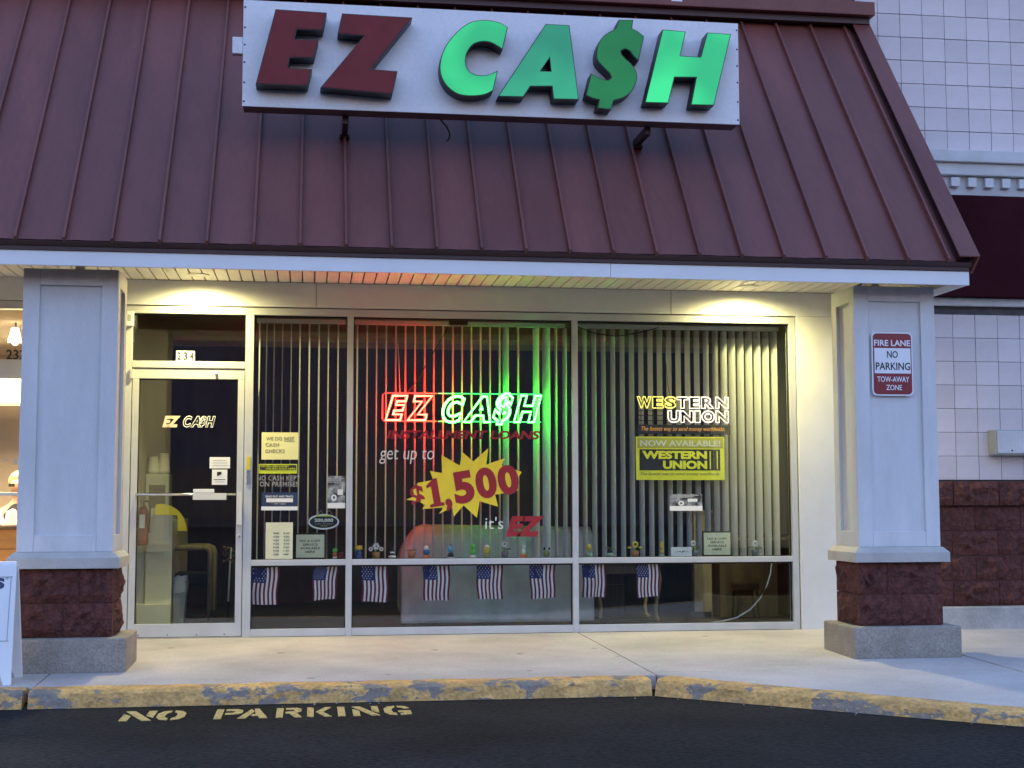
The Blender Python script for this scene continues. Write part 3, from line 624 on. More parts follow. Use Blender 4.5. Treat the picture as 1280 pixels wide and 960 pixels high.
# ================================================================== COLUMNS
def column(x0, x1, label, seed):
    cx = (x0 + x1) / 2; c = thing('column', label, 'column', (cx, -1.55, -0.03), 'columns of the canopy')
    y0, y1 = -1.77, -1.335; zb, zt = 0.728, 2.572; e = 0.022
    sh = box('shaft', 'column_paint', c, x0 + e, x1 - e, y0 + e, y1 - e, zb, zt - 0.001)
    sw_ = 0.105
    for a, b in ((x0, x0 + sw_), (x1 - sw_, x1)): box('stile', 'column_paint', sh, a, b, y0, y0 + e - 0.0005, zb, zt, 0.003)
    box('rail', 'column_paint', sh, x0 + sw_ + 0.0008, x1 - sw_ - 0.0008, y0 + 0.0005, y0 + e - 0.0005, 2.464, zt, 0.003)
    box('rail', 'column_paint', sh, x0 + sw_ + 0.0008, x1 - sw_ - 0.0008, y0 + 0.0005, y0 + e - 0.0005, zb, 0.835, 0.003)
    for xa, xb in ((x0, x0 + e - 0.0005), (x1 - e + 0.0005, x1)):
        for a, b in ((y0 + e, y0 + e + 0.075), (y1 - e - 0.075, y1 - e)): box('stile', 'column_paint', sh, xa, xb, a, b, zb, zt, 0.002)
        box('rail', 'column_paint', sh, xa, xb, y0 + e + 0.0755, y1 - e - 0.0755, 2.464, zt, 0.002); box('rail', 'column_paint', sh, xa, xb, y0 + e + 0.0755, y1 - e - 0.0755, zb, 0.835, 0.002)
    box('stile', 'column_paint', sh, x0, x1, y1 - e + 0.0005, y1, zb, zt, 0.003)
    m = 0.048
    mb = MB(); zz = [0.625, 0.688, 0.727]
    def ring(z, o): return [(x0 - o, y0 - o, z), (x1 + o, y0 - o, z), (x1 + o, y1 + o, z), (x0 - o, y1 + o, z)]
    mb.add(ring(0.622, m) + ring(0.690, m) + ring(0.727, 0.012), [(3, 2, 1, 0), (0, 1, 5, 4), (1, 2, 6, 5), (2, 3, 7, 6), (3, 0, 4, 7), (4, 5, 9, 8), (5, 6, 10, 9), (6, 7, 11, 10), (7, 4, 8, 11), (8, 9, 10, 11)])
    mb.build('moulding', 'moulding', c, bev=0.004)
    core = box('block_course', 'mortar_dark', c, x0 + 0.008, x1 - 0.008, y0 + 0.006, y1 - 0.008, 0.17, 0.621)
    for j in range(2):
        z = 0.182 + 0.219 * j + 0.108
        wA = 0.398; o = x0 - 0.004
        cuts = [(o, o + 0.40), (o + 0.406, x1 + 0.004)] if j == 1 else [(o, o + 0.30), (o + 0.306, x1 + 0.004)]
        if seed % 2: cuts = [(x0 + x1 - b, x0 + x1 - a) for a, b in cuts][::-1]
        for k, (a, b) in enumerate(cuts):
            ob = link('block', block_mesh(b - a, 0.213, 0.07, seed * 10 + j * 2 + k), core, ((a + b) / 2, y0 + 0.065, z))
        for sx, xs in ((-1, x0 + 0.061), (1, x1 - 0.061)):
            ob = link('block', block_mesh(y1 - y0 - 0.075, 0.213, 0.07, seed * 10 + j + 5), core, (xs, (y0 + y1) / 2 + 0.036, z)); ob.rotation_euler.z = -sx * -math.pi / 2 if sx > 0 else -math.pi / 2
        ob = link('block', block_mesh(x1 - x0 - 0.01, 0.213, 0.06, seed * 10 + j + 8), core, (cx, y1 - 0.061, z)); ob.rotation_euler.z = math.pi
    box('plinth', 'plinth', c, x0 - 0.078, x1 + 0.105 if x0 > 0 else x1 + 0.105, -1.845, -1.25, -0.045, 0.181, 0.014)
    box('post', 'soffit', c, cx - 0.03, cx + 0.03, -1.44, -1.38, zt + 0.0005, 2.789)
    return c
colR = column(3.79, 4.391, 'pale blue-grey column with the fire lane sign on it', 3)
colL = column(-1.875, -1.272, 'pale blue-grey column between the two shops, beside the door', 4)

# fire-lane sign on the right column
fs_ = thing('fire_lane_sign', 'red and white rounded FIRE LANE NO PARKING sign on the right column', 'sign', (4.065, -1.752, 2.0))
def rrect(x0, x1, z0, z1, r, n=5):
    pts = []
    for cx, cz, a0 in ((x1 - r, z1 - r, 0), (x0 + r, z1 - r, 90), (x0 + r, z0 + r, 180), (x1 - r, z0 + r, 270)):
        pts += [(cx + r * math.cos(R(a0 + 90 * i / n)), cz + r * math.sin(R(a0 + 90 * i / n))) for i in range(n + 1)]
    return pts
poly_plate('plate', [rrect(3.912, 4.217, 1.79, 2.242, 0.035)], -1.775, 0.004, 'sign_face', fs_)
poly_plate('red_field', [rrect(3.922, 4.207, 1.80, 2.232, 0.028)], -1.7785, 0.0015, 'sign_red', fs_)
poly_plate('white_field', [[(3.930, 1.948), (4.199, 1.948), (4.199, 2.128), (3.930, 2.128)]], -1.7805, 0.0012, 'sign_face', fs_)
YS = -1.7822
text('lettering', 'FIRE LANE', 3.930, 4.199, 2.143, 2.186, -1.7805, 'sign_face', fs_, bold=0.02); text('lettering', 'NO', 4.024, 4.104, 2.058, 2.108, YS, 'ink', fs_, bold=0.012)
text('lettering', 'PARKING', 3.938, 4.194, 1.972, 2.026, YS, 'ink', fs_, bold=0.012); text('lettering', 'TOW-AWAY', 3.948, 4.186, 1.887, 1.926, -1.7805, 'sign_face', fs_, bold=0.012); text('lettering', 'ZONE', 4.014, 4.130, 1.829, 1.867, -1.7805, 'sign_face', fs_, bold=0.012)

# ================================================================== ROOF SIGN
sg = thing('roof_sign', 'long white sign with red and lit green block letters on the roof', 'sign', (1.24, -1.7, 3.69))
cab = box('cabinet', 'sign_box', sg, -0.485, 2.960, -1.788, -1.63, 3.699, 4.425, 0.004)
box('face_panel', 'sign_white', cab, -0.489, 2.964, -1.80, -1.7885, 3.697, 4.43, 0.002)
LET = {
 'E': [[(-0.272, 4.33), (0.068, 4.323), (0.042, 4.198), (-0.13, 4.197), (-0.143, 4.131), (0.014, 4.134), (-0.017, 4.006), (-0.173, 4.002), (-0.185, 3.934), (-0.027, 3.93), (-0.055, 3.813), (-0.396, 3.813)]],
 'Z': [[(0.169, 4.323), (0.643, 4.317), (0.366, 3.947), (0.545, 3.941), (0.51, 3.781), (0.03, 3.806), (0.315, 4.172), (0.141, 4.181)]],
 'C': [[(1.296, 4.277), (1.255, 4.304), (1.198, 4.319), (1.133, 4.323), (1.059, 4.311), (0.994, 4.275), (0.93, 4.214), (0.873, 4.137), (0.841, 4.061), (0.829, 3.987), (0.837, 3.921), (0.866, 3.865), (0.906, 3.825), (0.963, 3.795), (1.036, 3.788), (1.117, 3.797), (1.165, 3.815), (1.194, 3.833), (1.227, 3.975), (1.182, 3.952), (1.133, 3.938), (1.076, 3.939), (1.035, 3.958), (1.011, 3.994), (1.007, 4.052), (1.023, 4.102), (1.06, 4.149), (1.117, 4.17), (1.174, 4.167), (1.223, 4.144), (1.259, 4.121)]],
 'A': [[(1.558, 4.316), (1.724, 4.315), (1.787, 3.793), (1.609, 3.789), (1.599, 3.878), (1.451, 3.872), (1.402, 3.796), (1.226, 3.793)], [(1.584, 4.077), (1.592, 3.986), (1.524, 3.985)]],
 'dollar': [[(2.07, 4.37), (2.174, 4.375), (2.165, 4.312), (2.204, 4.295), (2.25, 4.26), (2.209, 4.082), (2.174, 4.113), (2.146, 4.149), (2.114, 4.164), (2.086, 4.151), (2.091, 4.126), (2.118, 4.096), (2.155, 4.065), (2.187, 4.02), (2.199, 3.974), (2.186, 3.918), (2.153, 3.861), (2.107, 3.823), (2.051, 3.802), (2.031, 3.797), (2.012, 3.731), (1.914, 3.737), (1.927, 3.797), (1.885, 3.805), (1.835, 3.826), (1.873, 3.984), (1.914, 3.962), (1.951, 3.946), (1.992, 3.94), (2.014, 3.957), (2.002, 3.985), (1.961, 4.025), (1.919, 4.074), (1.911, 4.129), (1.93, 4.204), (1.976, 4.262), (2.046, 4.307)]],
 'H': [[(2.381, 4.316), (2.548, 4.309), (2.507, 4.135), (2.651, 4.132), (2.7, 4.309), (2.873, 4.306), (2.742, 3.79), (2.576, 3.787), (2.616, 3.983), (2.463, 3.978), (2.417, 3.793), (2.25, 3.791)]]}
def smooth_outline(pts):
    n = len(pts); out = []
    sharp = []
    for i in range(n):
        u = (Vector(pts[i]) - Vector(pts[i - 1])).normalized(); w = (Vector(pts[(i + 1) % n]) - Vector(pts[i])).normalized(); sharp.append(u.dot(w) < 0.72)
    for i in range(n):
        p0, p1, p2, p3 = (Vector(pts[(i + k) % n]) for k in (-1, 0, 1, 2))
        if sharp[i]: p0 = p1
        if sharp[(i + 1) % n]: p3 = p2
        out.append(tuple(p1))
        if sharp[i] and sharp[(i + 1) % n]: continue
        for t in (.33, .67): out.append(tuple(0.5 * (2 * p1 + (p2 - p0) * t + (2 * p0 - 5 * p1 + 4 * p2 - p3) * t * t + (3 * p1 - p0 - 3 * p2 + p3) * t ** 3)))
    return out
for k in ('C', 'dollar'): LET[k] = [smooth_outline(LET[k][0])]
for k, m in (('E', 'letter_red'), ('Z', 'letter_red'), ('C', 'lit_c'), ('A', 'lit_a'), ('dollar', 'lit_d'), ('H', 'lit_h')):
    ol = LET[k]
    ret = poly_plate('channel_letter', ol, -1.8635, 0.125, 'letter_return', sg)
    # lens: the outline drawn in by a few millimetres so that the dark rim shows
    def inset(pts, d):
        n = len(pts); area = sum(pts[i][0] * pts[(i + 1) % n][1] - pts[(i + 1) % n][0] * pts[i][1] for i in range(n)); s = 1 if area > 0 else -1; out = []
        for i in range(n):
            a, b, c = Vector(pts[i - 1]), Vector(pts[i]), Vector(pts[(i + 1) % n]); u = (b - a).normalized(); w = (c - b).normalized()
            nn = Vector((-(u.y + w.y), u.x + w.x)); L = nn.length
            if L < 1e-6: out.append(tuple(b)); continue
            nn.normalize(); cosh = max(0.5, nn.dot(Vector((-u.y, u.x)))); out.append(tuple(b + nn * (s * d / cosh)))
        return out
    lens = poly_plate('letter_lens', [inset(ol[0], 0.006)] + [inset(h, -0.006) for h in ol[1:]], -1.9285, 0.004, m, ret)
for xx in (0.205, 2.335):
    b = MB().box(xx - 0.02, xx + 0.02, -1.66, -1.28, 3.64, 3.698).box(xx - 0.035, xx + 0.035, -1.36, -1.24, 3.62, 3.645); b.build('bracket', 'roof_dark', sg, bev=0.003)
box('side_tab', 'sign_white', sg, -0.56, -0.4905, -1.79, -1.73, 4.06, 4.175, 0.004)
for z in (3.73, 3.86, 4.0, 4.12, 4.24, 4.38):
    for xx in (-0.478, 2.953): MB().lathe([(.007, -1.8005), (.005, -1.804)], (xx, 0, z), 8, axis='y').build('rivet', 'letter_return', sg)
MB().tube([(0.86, -1.64, 3.70), (0.91, -1.60, 3.66), (0.935, -1.56, 3.62), (0.93, -1.54, 3.59), (0.915, -1.53, 3.575)], 0.006).build('loose_wire', 'black', sg)

# ================================================================== PORCH LAMPS
for i, (lx, lab) in enumerate(((-0.88, 'round recessed ceiling light above the glass door'), (3.50, 'round recessed ceiling light near the right column'))):
    t = thing('recessed_light', lab, 'lamp', (lx, -0.29, 2.79), 'recessed lights under the canopy')
    MB().lathe([(0.085, 2.7895), (0.085, 2.784), (0.07, 2.784)], (lx, -0.29, 0), 20).build('trim_ring', 'soffit', t)
    MB().lathe([(0.066, 2.7835), (0.066, 2.781)], (lx, -0.29, 0), 20).build('lens', 'lens_dim', t)
    ld = bpy.data.lights.new('porch_lamp', 'SPOT'); ld.energy = 96 * KE; ld.spot_size = R(174); ld.spot_blend = 0.9; ld.shadow_soft_size = 0.05; ld.color = (1.0, 0.87, 0.38)
    link('porch_lamp', ld, None, (lx, -0.29, 2.768))

# ================================================================== BLINDS
def slat_mesh(z0, z1):
    mb = MB(); n = 4; vs = []
    for z in (z0, z1):
        for i in range(n + 1):
            u = -0.0445 + 0.089 * i / n; vs.append((u, 0.006 * (1 - (u / 0.0445) ** 2), z))
    fs = [(i, i + 1, n + 2 + i, n + 1 + i) for i in range(n)]; mb.add(vs, fs)
    me = mb.mesh('slat', smooth=True); me.materials.append(M['blind']); return me
SLAT = slat_mesh(0.53, 2.49)
def blind(label, xa, xb, items):
    t = thing('vertical_blind', label, 'blind', ((xa + xb) / 2, 0.28, 2.5), 'vertical blinds behind the glass')
    box('headrail', 'blind', t, xa, xb, 0.255, 0.305, 2.495, 2.53, 0.003)
    for x, a in items:
        o = link('slat', SLAT, t, (x, 0.28, 0)); o.rotation_euler.z = R(a + rng.uniform(-1.2, 1.2))
blind('vertical blind with edge-on slats behind the narrow pane beside the door', -0.45, 0.26, [(x, 97) for x in (-0.428, -0.371, -0.312, -0.245, -0.175, -0.105, -0.029, 0.048, 0.124, 0.202)])
s2 = [0.359, 0.438, 0.516, 0.594, 0.673, 0.752, 0.831, 0.91, 0.986, 1.062, 1.142, 1.218, 1.297, 1.372, 1.451, 1.531]
it = [(x, 97 - 4.5 * (x / 1.4)) for x in s2] + [(1.582, 118), (1.686, 92), (1.837, 118), (1.922, 130), (2.003, 97), (2.078, 105)]
blind('vertical blind behind the middle pane with the lit neon lettering', 0.33, 2.08, it)
it = [(2.165 + 0.0805 * k, 106) for k in range(16)] + [(3.447 + 0.0735 * k, 112) for k in range(7)]
blind('vertical blind with half-turned slats behind the right-hand pane', 2.15, 3.93, it)

# ================================================================== NEON SIGNS
nz = thing('neon_sign', 'lit red and green neon shop-name sign in the middle window', 'neon sign', (1.21, 0.15, 1.69))
for ch, xa, xb, za, zb, m in (('E', .585, .760, 1.708, 1.905, 'neon_red'), ('Z', .762, .962, 1.708, 1.905, 'neon_red'), ('C', 1.048, 1.225, 1.692, 1.905, 'neon_green'), ('A', 1.218, 1.436, 1.695, 1.905, 'neon_green'), ('$', 1.462, 1.622, 1.678, 1.932, 'neon_green'), ('H', 1.632, 1.858, 1.698, 1.915, 'neon_green')):
    outline_tubes('neon_tube', ch, xa, xb, za, zb, 0.15, 0.0098, m, nz, shear=0.32, bold=0.045, res=4)
def rod(pts, r, m, par, name='neon_tube'): return MB().tube(pts, r, 8).build(name, m, par, smooth=True)
rod([(1.0, .165, 1.928), (.58, .165, 1.928), (.561, .165, 1.915), (.559, .165, 1.72), (.572, .165, 1.70), (1.0, .165, 1.70)], 0.0055, 'neon_red_dim', nz)
rod([(1.01, .165, 1.928), (1.86, .165, 1.928)], 0.0045, 'neon_green_dim', nz); rod([(1.01, .165, 1.70), (1.86, .165, 1.70)], 0.0045, 'neon_green_dim', nz)
rod([(.70, .16, 1.93), (.69, .16, 2.2), (.68, .16, 2.33)], 0.003, 'cable', nz, 'hanging_cord'); rod([(.76, .16, 1.93), (.84, .16, 2.03), (.98, .16, 2.28), (1.08, .16, 2.45), (1.10, .16, 2.52)], 0.004, 'black', nz, 'power_cord')
box('transformer', 'black', nz, 1.10, 1.25, 0.13, 0.19, 2.49, 2.526, 0.003)
wz = thing('neon_sign', 'yellow and white outlined neon letters above the yellow poster', 'neon sign', (3.06, 0.15, 1.6))
xs = [2.664, 2.795, 2.900, 3.004, 3.110, 3.213, 3.335]; ws = [.118, .09, .092, .092, .088, .105, .108]
for ch, x, w in zip('WESTERN', xs, ws): outline_tubes('neon_tube', ch, x, x + w, 1.822, 1.915, 0.15, 0.0055, 'neon_yellow' if ch == 'W' or x < 2.99 else 'neon_white', wz, bold=0.05, res=3)
for ch, x, w in zip('UNION', [2.925, 3.035, 3.155, 3.215, 3.335], [.10, .105, .045, .108, .108]): outline_tubes('neon_tube', ch, x, x + w, 1.704, 1.80, 0.15, 0.0055, 'neon_white', wz, bold=0.05, res=3)
box('backing_bar', 'black', wz, 2.666, 3.456, 0.14, 0.17, 1.606, 1.684, 0.003)
text('lettering', 'The fastest way to send money worldwide.', 2.695, 3.405, 1.622, 1.668, 0.1385, 'orange_glow_ink', wz, shear=0.35)
for z in (1.72, 1.76, 1.80): rod([(2.66, .172, z), (3.46, .172, z)], 0.003, 'black', wz, 'support_wire')
for x in (2.70, 2.80, 3.45): rod([(x, .172, 1.69), (x, .172, 1.92)], 0.003, 'black', wz, 'support_wire')
rod([(2.95, .16, 1.92), (2.93, .16, 2.0), (2.9, .17, 2.48)], 0.003, 'black', wz, 'power_cord')
rod([(2.16, .18, 2.50), (2.32, .18, 2.44), (2.5, .18, 2.42), (2.68, .18, 2.45), (2.86, .18, 2.50)], 0.004, 'black', wz, 'power_cord')

# ================================================================== GLASS LETTERING, POSTERS AND NOTICES
YI = 0.0535   # street face of the glass
def sheet(name, label, cat, x0, x1, z0, z1, m, y=YI, th=0.0012, parts=()):
    t = thing(name, label, cat, ((x0 + x1) / 2, y, z0))
    box('sheet', m, t, x0, x1, y, y + th, z0, z1)
    return t
t = thing('window_decal', 'dark red INSTALLMENT LOANS lettering under the neon sign', 'decal', (1.2, YI, 1.55))
text('lettering', 'INSTALLMENT LOANS', .590, 1.832, 1.552, 1.622, YI, 'dark_red_vinyl', t, shear=0.2, bold=0.035)
t = thing('window_decal', 'yellow starburst with red $1,500 on the middle window', 'decal', (1.2, YI, 0.95))
STAR = [(0.746, 1.066), (0.814, 1.093), (0.801, 1.139), (0.839, 1.199), (0.963, 1.224), (0.937, 1.296), (1.035, 1.278), (1.03, 1.424), (1.176, 1.339), (1.2, 1.446), (1.288, 1.372), (1.409, 1.481), (1.392, 1.347), (1.543, 1.4), (1.517, 1.34), (1.682, 1.289), (1.639, 1.225), (1.651, 1.139), (1.543, 1.118), (1.464, 1.105), (1.488, 1.009), (1.338, 1.054), (1.316, 0.921), (1.209, 1.02), (1.13, 0.931), (1.117, 1.003), (1.009, 0.951), (1.049, 1.003), (0.874, 0.991), (0.899, 1.02), (0.852, 1.054)]
poly_plate('starburst', [STAR], YI, 0.0008, 'yellow_vinyl', t)
for ch, xa, xb, za, zb in (('$', .785, .895, .985, 1.185), ('1', .915, 1.045, 1.01, 1.235), (',', 1.065, 1.12, .975, 1.075), ('5', 1.125, 1.29, 1.035, 1.295), ('0', 1.305, 1.475, 1.075, 1.325), ('0', 1.485, 1.655, 1.105, 1.345)):
    if ch == '1':
        one = [(0.05, 0), (0.95, 0), (0.95, .10), (0.74, .13), (0.74, 1), (0.52, 1), (0.02, .80), (0.02, .70), (0.30, .74), (0.30, .13), (0.05, .10)]
        pts = []; cx, cz = (xa + xb) / 2, (za + zb) / 2
        for u, w in one:
            dx, dz = (u - .5) * (xb - xa), (w - .5) * (zb - za); pts.append((cx + dx * math.cos(R(10)) - dz * math.sin(R(10)), cz + dx * math.sin(R(10)) + dz * math.cos(R(10))))
        poly_plate('lettering', [pts], YI - 0.0015, 0.0008, 'red_vinyl', t); continue
    text('lettering', ch, xa, xb, za, zb, YI - 0.0015, 'red_vinyl', t, bold=0.05 if ch != '$' else 0.03, rot=R(10), depth=0.0008, res=5)
t = thing('window_decal', 'white handwritten style words get up to above the starburst', 'decal', (.75, YI, 1.36)); text('lettering', 'get up to', .532, .970, 1.352, 1.470, YI, 'white_vinyl', t, bold=-0.006, shear=0.15)
t = thing('window_decal', "white handwritten style word it's below the starburst", 'decal', (1.46, YI, .83)); text('lettering', "it's", 1.383, 1.53, .83, .927, YI, 'white_vinyl', t, bold=-0.004, shear=0.05)
t = thing('window_decal', 'bold red slanted letters EZ at lower right of middle window', 'decal', (1.7, YI, .77)); text('lettering', 'EZ', 1.55, 1.87, .768, .932, YI, 'red_vinyl', t, shear=0.3, bold=0.06)
t = sheet('notice', 'pale yellow WE DO NOT CASH CHECKS sheet on narrow pane', 'notice', -.395, -.107, 1.383, 1.598, 'yellow_paper')
Yt = YI - 0.0012
text('lettering', 'WE DO', -.36, -.235, 1.535, 1.562, Yt, 'ink_soft', t); text('lettering', 'NOT', -.218, -.14, 1.535, 1.562, Yt, 'ink_soft', t, bold=0.025); box('underline', 'ink_soft', t, -.22, -.138, Yt - .0005, Yt + .0005, 1.527, 1.530)
text('lettering', 'CASH', -.365, -.26, 1.487, 1.513, Yt, 'ink_soft', t); text('lettering', 'CHECKS', -.365, -.215, 1.437, 1.464, Yt, 'ink_soft', t)
t = sheet('notice', 'narrow lime and black strip under the yellow sheet', 'notice', -.417, -.115, 1.272, 1.348, 'lime')
box('black_field', 'ink', t, -.405, -.122, Yt, Yt + .0008, 1.301, 1.340); text('lettering', 'WESTERN UNION MONEY', -.40, -.18, 1.322, 1.337, Yt - .001, 'lime', t, bold=.02); text('lettering', 'ORDERS SOLD HERE', -.36, -.128, 1.304, 1.318, Yt - .001, 'lime', t, bold=.02)
t = thing('window_decal', 'grey NO CASH KEPT ON PREMISES lettering on narrow pane', 'decal', (-.26, YI, 1.17)); text('lettering', 'NO CASH KEPT', -.428, -.092, 1.217, 1.257, YI, 'grey_vinyl', t, spacing=1.1, bold=.008); text('lettering', 'ON PREMISES', -.405, -.105, 1.17, 1.209, YI, 'grey_vinyl', t, spacing=1.1, bold=.008)
t = sheet('poster', 'small navy blue poster with white band on narrow pane', 'poster', -.389, -.109, .983, 1.124, 'navy')
box('white_band', 'white_paper', t, -.391, -.107, Yt, Yt + .0008, .984, 1.014); text('lettering', 'SEND OUT AND TRACK', -.36, -.14, 1.085, 1.10, Yt, 'white_vinyl', t, bold=.02); box('white_field', 'white_paper', t, -.352, -.145, Yt, Yt + .0008, 1.047, 1.078); box('swoosh', 'photo_grey', t, -.33, -.20, Yt, Yt + .0008, 1.03, 1.04)
t = sheet('notice', 'cream opening hours sheet standing on the sill at left', 'notice', -.354, -.143, .6, .889, 'cream_paper')
for k in range(7):
    z = .81 - .0275 * k
    text('lettering', ['9:00', '10:00', '9:00', '9:30', '7:00', '9:00', 'CLOSED'][k], -.295, -.25, z - .012, z, Yt, 'ink', t, bold=.01, res=2); text('lettering', ['5:30', '6:00', '6:00', '5:30', '5:00', '1:00', 'SUNDAY'][k], -.215, -.17, z - .012, z, Yt, 'ink', t, bold=.01, res=2)
def faxsign(x0, x1, z0, z1, label):
    t = thing('framed_notice', label, 'notice', ((x0 + x1) / 2, .1, z0), 'framed fax and copy notices')
    box('frame', 'black', t, x0, x1, .105, .118, z0, z1, .002); box('sheet', 'cream_paper', t, x0 + .010, x1 - .010, .1030, .1045, z0 + .012, z1 - .012)
    w = x1 - x0; c = (x0 + x1) / 2
    for s, hw, f in (('FAX & COPY', .34, .70), ('SERVICE', .24, .56), ('AVAILABLE', .32, .42), ('HERE', .16, .28)): text('lettering', s, c - hw * w, c + hw * w, z0 + (z1 - z0) * f - .009, z0 + (z1 - z0) * f + .009, .1025, 'ink', t, bold=.012, res=2)
faxsign(-.127, .114, .598, .803, 'black framed fax and copy notice on the sill of the narrow pane'); faxsign(3.194, 3.441, .598, .804, 'black framed fax and copy notice on the sill of the right pane')
# oval hanging sign
t = thing('hanging_sign', 'black oval 200,000 sign with pale rim on narrow pane', 'sign', (.097, .075, .83))
def ell(cx, cz, a, b, n=28): return [(cx + a * math.cos(2 * math.pi * i / n), cz + b * math.sin(2 * math.pi * i / n)) for i in range(n)]
poly_plate('rim', [ell(.097, .892, .122, .061), ell(.097, .892, .110, .049)], .074, .006, 'white_paper', t); poly_plate('field', [ell(.097, .892, .111, .050)], .075, .003, 'ink', t)
text('lettering', '200,000', .025, .172, .887, .918, .0715, 'white_vinyl', t, bold=.03); text('lettering', 'AGENT LOCATIONS', .03, .165, .871, .880, .0715, 'grey_vinyl', t, res=2); text('lettering', 'WORLDWIDE', .07, .125, .856, .864, .0715, 'lime', t, res=2)
poly_plate('lime_cap', [[(.03, .934), (.165, .934), (.15, .944), (.045, .944)]], .071, .002, 'lime', t)
rod([(.05, .08, .95), (.075, .08, .985), (.09, .08, .952)], .002, 'cable', t, 'chain'); rod([(.11, .08, .952), (.14, .08, .985), (.165, .08, .95)], .002, 'cable', t, 'chain')
def photo(label, x0, x1, z0, z1, band):
    t = sheet('poster', label, 'poster', x0, x1, z0, z1, 'photo_grey'); w = x1 - x0; h = z1 - z0
    box('caption_band', 'white_paper', t, x0 - .001, x1 + .001, Yt, Yt + .0008, z0 + .001, z0 + band); 
    for k in range(3): box('caption_line', 'grey_vinyl', t, x0 + .06 * w, x0 + (.9 - .15 * k) * w, Yt, Yt + .0008, z1 - .03 * (k + 1) * h / .5 - .006, z1 - .03 * (k + 1) * h / .5)
    poly_plate('wheel', [ell(x0 + .35 * w, z0 + band + .16 * h, .16 * w if w < .2 else .09 * w, .10 * h if w < .2 else .15 * h), ell(x0 + .35 * w, z0 + band + .16 * h, .07 * w if w < .2 else .04 * w, .05 * h if w < .2 else .07 * h)], Yt, .0008, 'white_vinyl', t)
    box('van', 'white_vinyl', t, x0 + .55 * w, x0 + .85 * w, Yt, Yt + .0008, z0 + band + .25 * h, z0 + band + .42 * h)
photo('tall dark photo poster at the right of the narrow pane', .126, .267, .998, 1.254, .043); photo('small dark photo poster on the right pane below yellow poster', 2.907, 3.181, .972, 1.110, .04)
# yellow poster in the right pane
t = sheet('poster', 'bright yellow and black NOW AVAILABLE poster in right window', 'poster', 2.638, 3.389, 1.225, 1.582, 'lime_poster', y=.10, th=.002)
YP = .0985
box('top_field', 'olive_poster', t, 2.650, 3.380, YP, YP + .0008, 1.488, 1.575); text('lettering', 'NOW AVAILABLE!', 2.675, 3.355, 1.503, 1.552, YP - .001, 'white_vinyl', t, bold=.02)
box('black_field', 'ink', t, 2.668, 3.352, YP, YP + .0008, 1.305, 1.478)
text('lettering', 'WESTERN', 2.69, 3.24, 1.398, 1.465, YP - .001, 'lime_poster', t, bold=.05); text('lettering', 'UNION', 2.865, 3.24, 1.315, 1.385, YP - .001, 'lime_poster', t, bold=.05)
for x in (3.262, 3.322): box('yellow_bar', 'lime_poster', t, x, x + .010, YP - .001, YP - .0003, 1.315, 1.465)
text('lettering', 'The fastest way to send money worldwide', 2.675, 3.345, 1.258, 1.29, YP, 'ink_soft', t, shear=.3)
for x in (2.92, 3.12): rod([(x, .11, 1.582), (x, .13, 1.606)], .003, 'black', t, 'hook')
t = thing('card', 'small white card leaning on the right sill', 'card', (3.01, .1, .597)); box('sheet', 'white_paper', t, 2.926, 3.101, .10, .102, .597, .675); poly_plate('logo', [[(2.95, .632), (3.0, .638), (3.02, .630), (3.035, .641), (3.085, .637), (3.03, .647), (3.015, .636), (3.0, .643)]], .0992, .001, 'navy', t)
# door stickers
t = thing('house_number', 'white tile digits 234 above the glass door', 'number', (-.995, .05, 2.155))
for k, ch in enumerate('234'):
    xa = -1.066 + .0485 * k; box('digit_tile', 'white_vinyl', t, xa, xa + .046, .0515, .0535, 2.155, 2.236); text('digits', ch, xa + .007, xa + .039, 2.163, 2.228, .0508, 'ink', t, bold=.045)
t = thing('door_decal', 'cream and outlined white shop-name lettering on door glass', 'decal', (-.96, .035, 1.63))
text('lettering', 'EZ', -1.160, -1.022, 1.632, 1.722, .0355, 'cream_vinyl', t, shear=.3, bold=.06)
for ch, a, b in (('C', -1.0, -.935), ('A', -.945, -.87), ('$', -.88, -.825), ('H', -.83, -.755)): outline_tubes('lettering', ch, a, b, 1.634, 1.72, .0355, .0035, 'white_vinyl', t, shear=.3, bold=.04)
t = thing('door_sticker', 'wide white sticker, upper of two on the door glass', 'sticker', (-.71, .035, 1.31)); box('sheet', 'white_paper', t, -.793, -.636, .0345, .0355, 1.312, 1.400); 
for k in range(3): box('text_line', 'grey_vinyl', t, -.77, -.665 + .01 * k, .0335, .0342, 1.372 - .02 * k, 1.376 - .02 * k)
t = thing('door_sticker', 'square white sticker with black symbol on the door glass', 'sticker', (-.71, .035, 1.18)); box('sheet', 'white_paper', t, -.773, -.656, .0345, .0355, 1.184, 1.303)
poly_plate('symbol', [[(-.735, 1.25), (-.70, 1.25), (-.70, 1.265), (-.692, 1.265), (-.692, 1.25), (-.688, 1.24), (-.70, 1.24), (-.70, 1.285), (-.735, 1.285)]], .0338, .001, 'ink', t); box('text_line', 'ink', t, -.76, -.67, .0335, .0342, 1.222, 1.227); box('text_line', 'grey_vinyl', t, -.75, -.68, .0335, .0342, 1.204, 1.208)
t = thing('door_notice', 'pale grey PUSH plate notices hung over the door bar', 'notice', (-.78, -.03, 1.06)); box('plate', 'white_paint', t, -.912, -.656, -.033, -.0255, 1.066, 1.118, .002); box('plate', 'white_paper', t, -.910, -.75, -.033, -.0255, 1.121, 1.150, .002)

